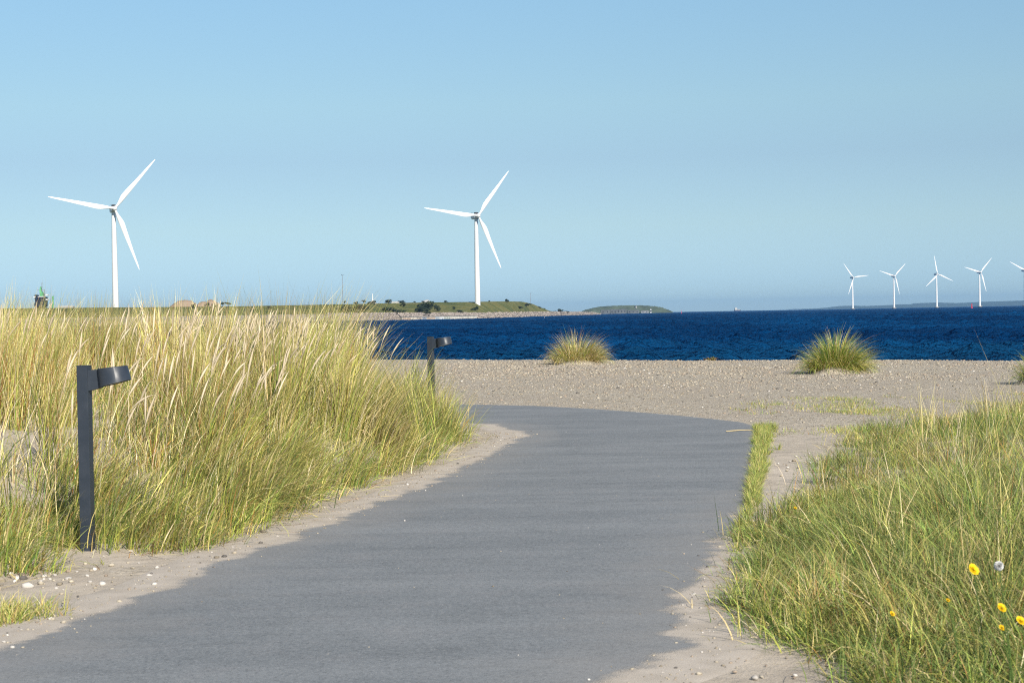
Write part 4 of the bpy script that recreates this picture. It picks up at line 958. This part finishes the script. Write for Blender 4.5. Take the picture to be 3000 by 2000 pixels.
def buoy(name, u, v, D, hpx, wpx, mat, label):
    p = at(u, v, Y=D); sc = D/FPX; e = empty(name, (p.x, p.y, WATER)); tag(e, label, 'buoy'); H, W = hpx*sc, wpx*sc
    MB().lathe([(W*.5, -.5), (W*.55, H*.1), (W*.42, H*.22), (W*.3, H*.26), (W*.26, H*.75), (W*.22, H*.8)], 14).build('float', mat, e, smooth=True)
    MB().lathe([(W*.08, H*.8), (W*.36, H*.84), (W*.36, H*.96), (W*.05, H)], 12).build('topmark', mat, e, smooth=True)
buoy('red_buoy', 2847, 901, 1900, 13, 5, M['red'], 'red channel buoy floating left of an offshore turbine')
buoy('red_beacon', 1996, 919, 1900, 10, 1.6, M['red'], 'thin reddish beacon on the water near the fort island')
buoy('white_buoy', 1595, 937, 1000, 3.2, 1.8, M['white'], 'small white buoy floating off the breakwater')

# fort island
def island():
    D = 3900; sc = D/FPX
    outl = [(1698, 914.5), (1712, 909), (1726, 905), (1750, 899.5), (1770, 897.5), (1800, 895.5), (1830, 894.5), (1880, 894.5), (1920, 897), (1940, 900), (1955, 906), (1972, 913)]
    a = np.array(outl); uu = np.linspace(1698, 1972, 90); vv = np.interp(uu, a[:, 0], a[:, 1]) + .35*np.sin(uu*.31) + .25*np.sin(uu*.83)
    rows = []
    for t_ in np.linspace(0, 1, 22):
        row = []
        for q, b in zip(uu, vv):
            top = at(q, b, Y=D + 40); hgt = max(.3, top.z - WATER); x_ = top.x
            row.append((x_, D + 120*t_, WATER - 1 + (hgt + 1)*float(sstep(min(1, t_*2.6)))*float(1 if t_ < .7 else 1 - sstep((t_-.7)/.3)) + float(rng.normal(0, .25))))
        rows.append(row)
    o_ = np_mesh('fort_island', np.array(rows).reshape(-1, 3), grid_faces(22, 90), plain('fort_turf', (.075, .095, .062), .95, .1, .35, .03), smooth=True); tag(o_, kind='structure')
    def block(u0, u1, v0, v1, label, cat, name, mat, dd=-6):
        p0, p1 = at(u0, v0, Y=D + dd), at(u1, v1, Y=D + dd); cx = (p0.x+p1.x)/2; e = empty(name, (cx, D + dd, WATER)); tag(e, label, cat, 'grey works on the fort island'); W = (p1.x - p0.x)/2; H = p1.z - WATER
        MB().box(-W, W, -4, 8, -1, H).build('wall', mat, e)
        k = max(2, int(2*W/7)); 
        for j in range(k):
            c_ = -W + (j + .5)*2*W/k; MB().box(c_ - 1.2, c_ + 1.2, -4.15, -4.02, H*.35, H*.7).build('opening', M['black'], e)
        MB().box(-W-.4, W+.4, -4.4, 8.4, H, H + .8).build('roof', M['slate'], e)
    block(1760, 1786, 915, 908, 'left grey casemate block low on the fort island', 'fort building', 'casemate', M['slate'])
    block(1788, 1835, 915, 906, 'long central grey casemate block of the fort island', 'fort building', 'casemate', M['slate'], -8)
    block(1838, 1872, 915, 908.5, 'grey casemate block right of the longest one on the fort island', 'fort building', 'casemate', M['slate'])
    block(1878, 1900, 914, 910, 'pale low building on the shore at the right of the fort island', 'fort building', 'fort_building', plain('pale_render', (.22, .225, .22)))
    block(1905, 1908, 914.5, 905, 'small white tower at the right end of the fort works', 'tower', 'harbour_light', M['white'])
    block(1862, 1864.5, 904, 896, 'tiny pale lookout standing on the island top', 'tower', 'lookout', M['pale'], 30)
island()

# faint coast beyond the turbines
def coast():
    D = 14000; a = np.array([(2380, 905), (2470, 902.5), (2520, 899), (2560, 894), (2600, 895), (2680, 893), (2750, 889), (2790, 888), (2812, 884), (2900, 886), (2960, 883.5), (3000, 881), (3100, 878), (3250, 876)])
    uu = np.linspace(2380, 3250, 160); vv = np.interp(uu, a[:, 0], a[:, 1]) + .5*np.sin(uu*.21) + .4*np.sin(uu*.47); rows = []
    for t_ in np.linspace(0, 1, 10):
        rows.append([(at(q, b, Y=D).x, D + 1500*t_, WATER - 2 + max(1.0, at(q, b, Y=D).z - WATER + 2)*float(sstep(min(1, t_*1.8)))) for q, b in zip(uu, vv)])
    o_ = np_mesh('distant_coast', np.array(rows).reshape(-1, 3), grid_faces(10, 160), M['coast'], smooth=True); tag(o_, kind='structure')
coast()

# ------------------------------------------------------------------ the air
hz = MB().box(-21500, 21500, -1200, 21500, -6.0, 140).build('haze', None)
hm = bpy.data.materials.new('hazy_air'); hm.use_nodes = True; t = hm.node_tree; t.nodes.clear()
ho = t.nodes.new('ShaderNodeOutputMaterial'); pvn = t.nodes.new('ShaderNodeVolumePrincipled')
pvn.inputs['Color'].default_value = (.30, .54, .84, 1); pvn.inputs['Density'].default_value = 5e-5
t.links.new(pvn.outputs[0], ho.inputs['Volume']); hz.data.materials.clear(); hz.data.materials.append(hm)
tag(hz, 'thin bluish haze over the sea', 'haze', kind='stuff')
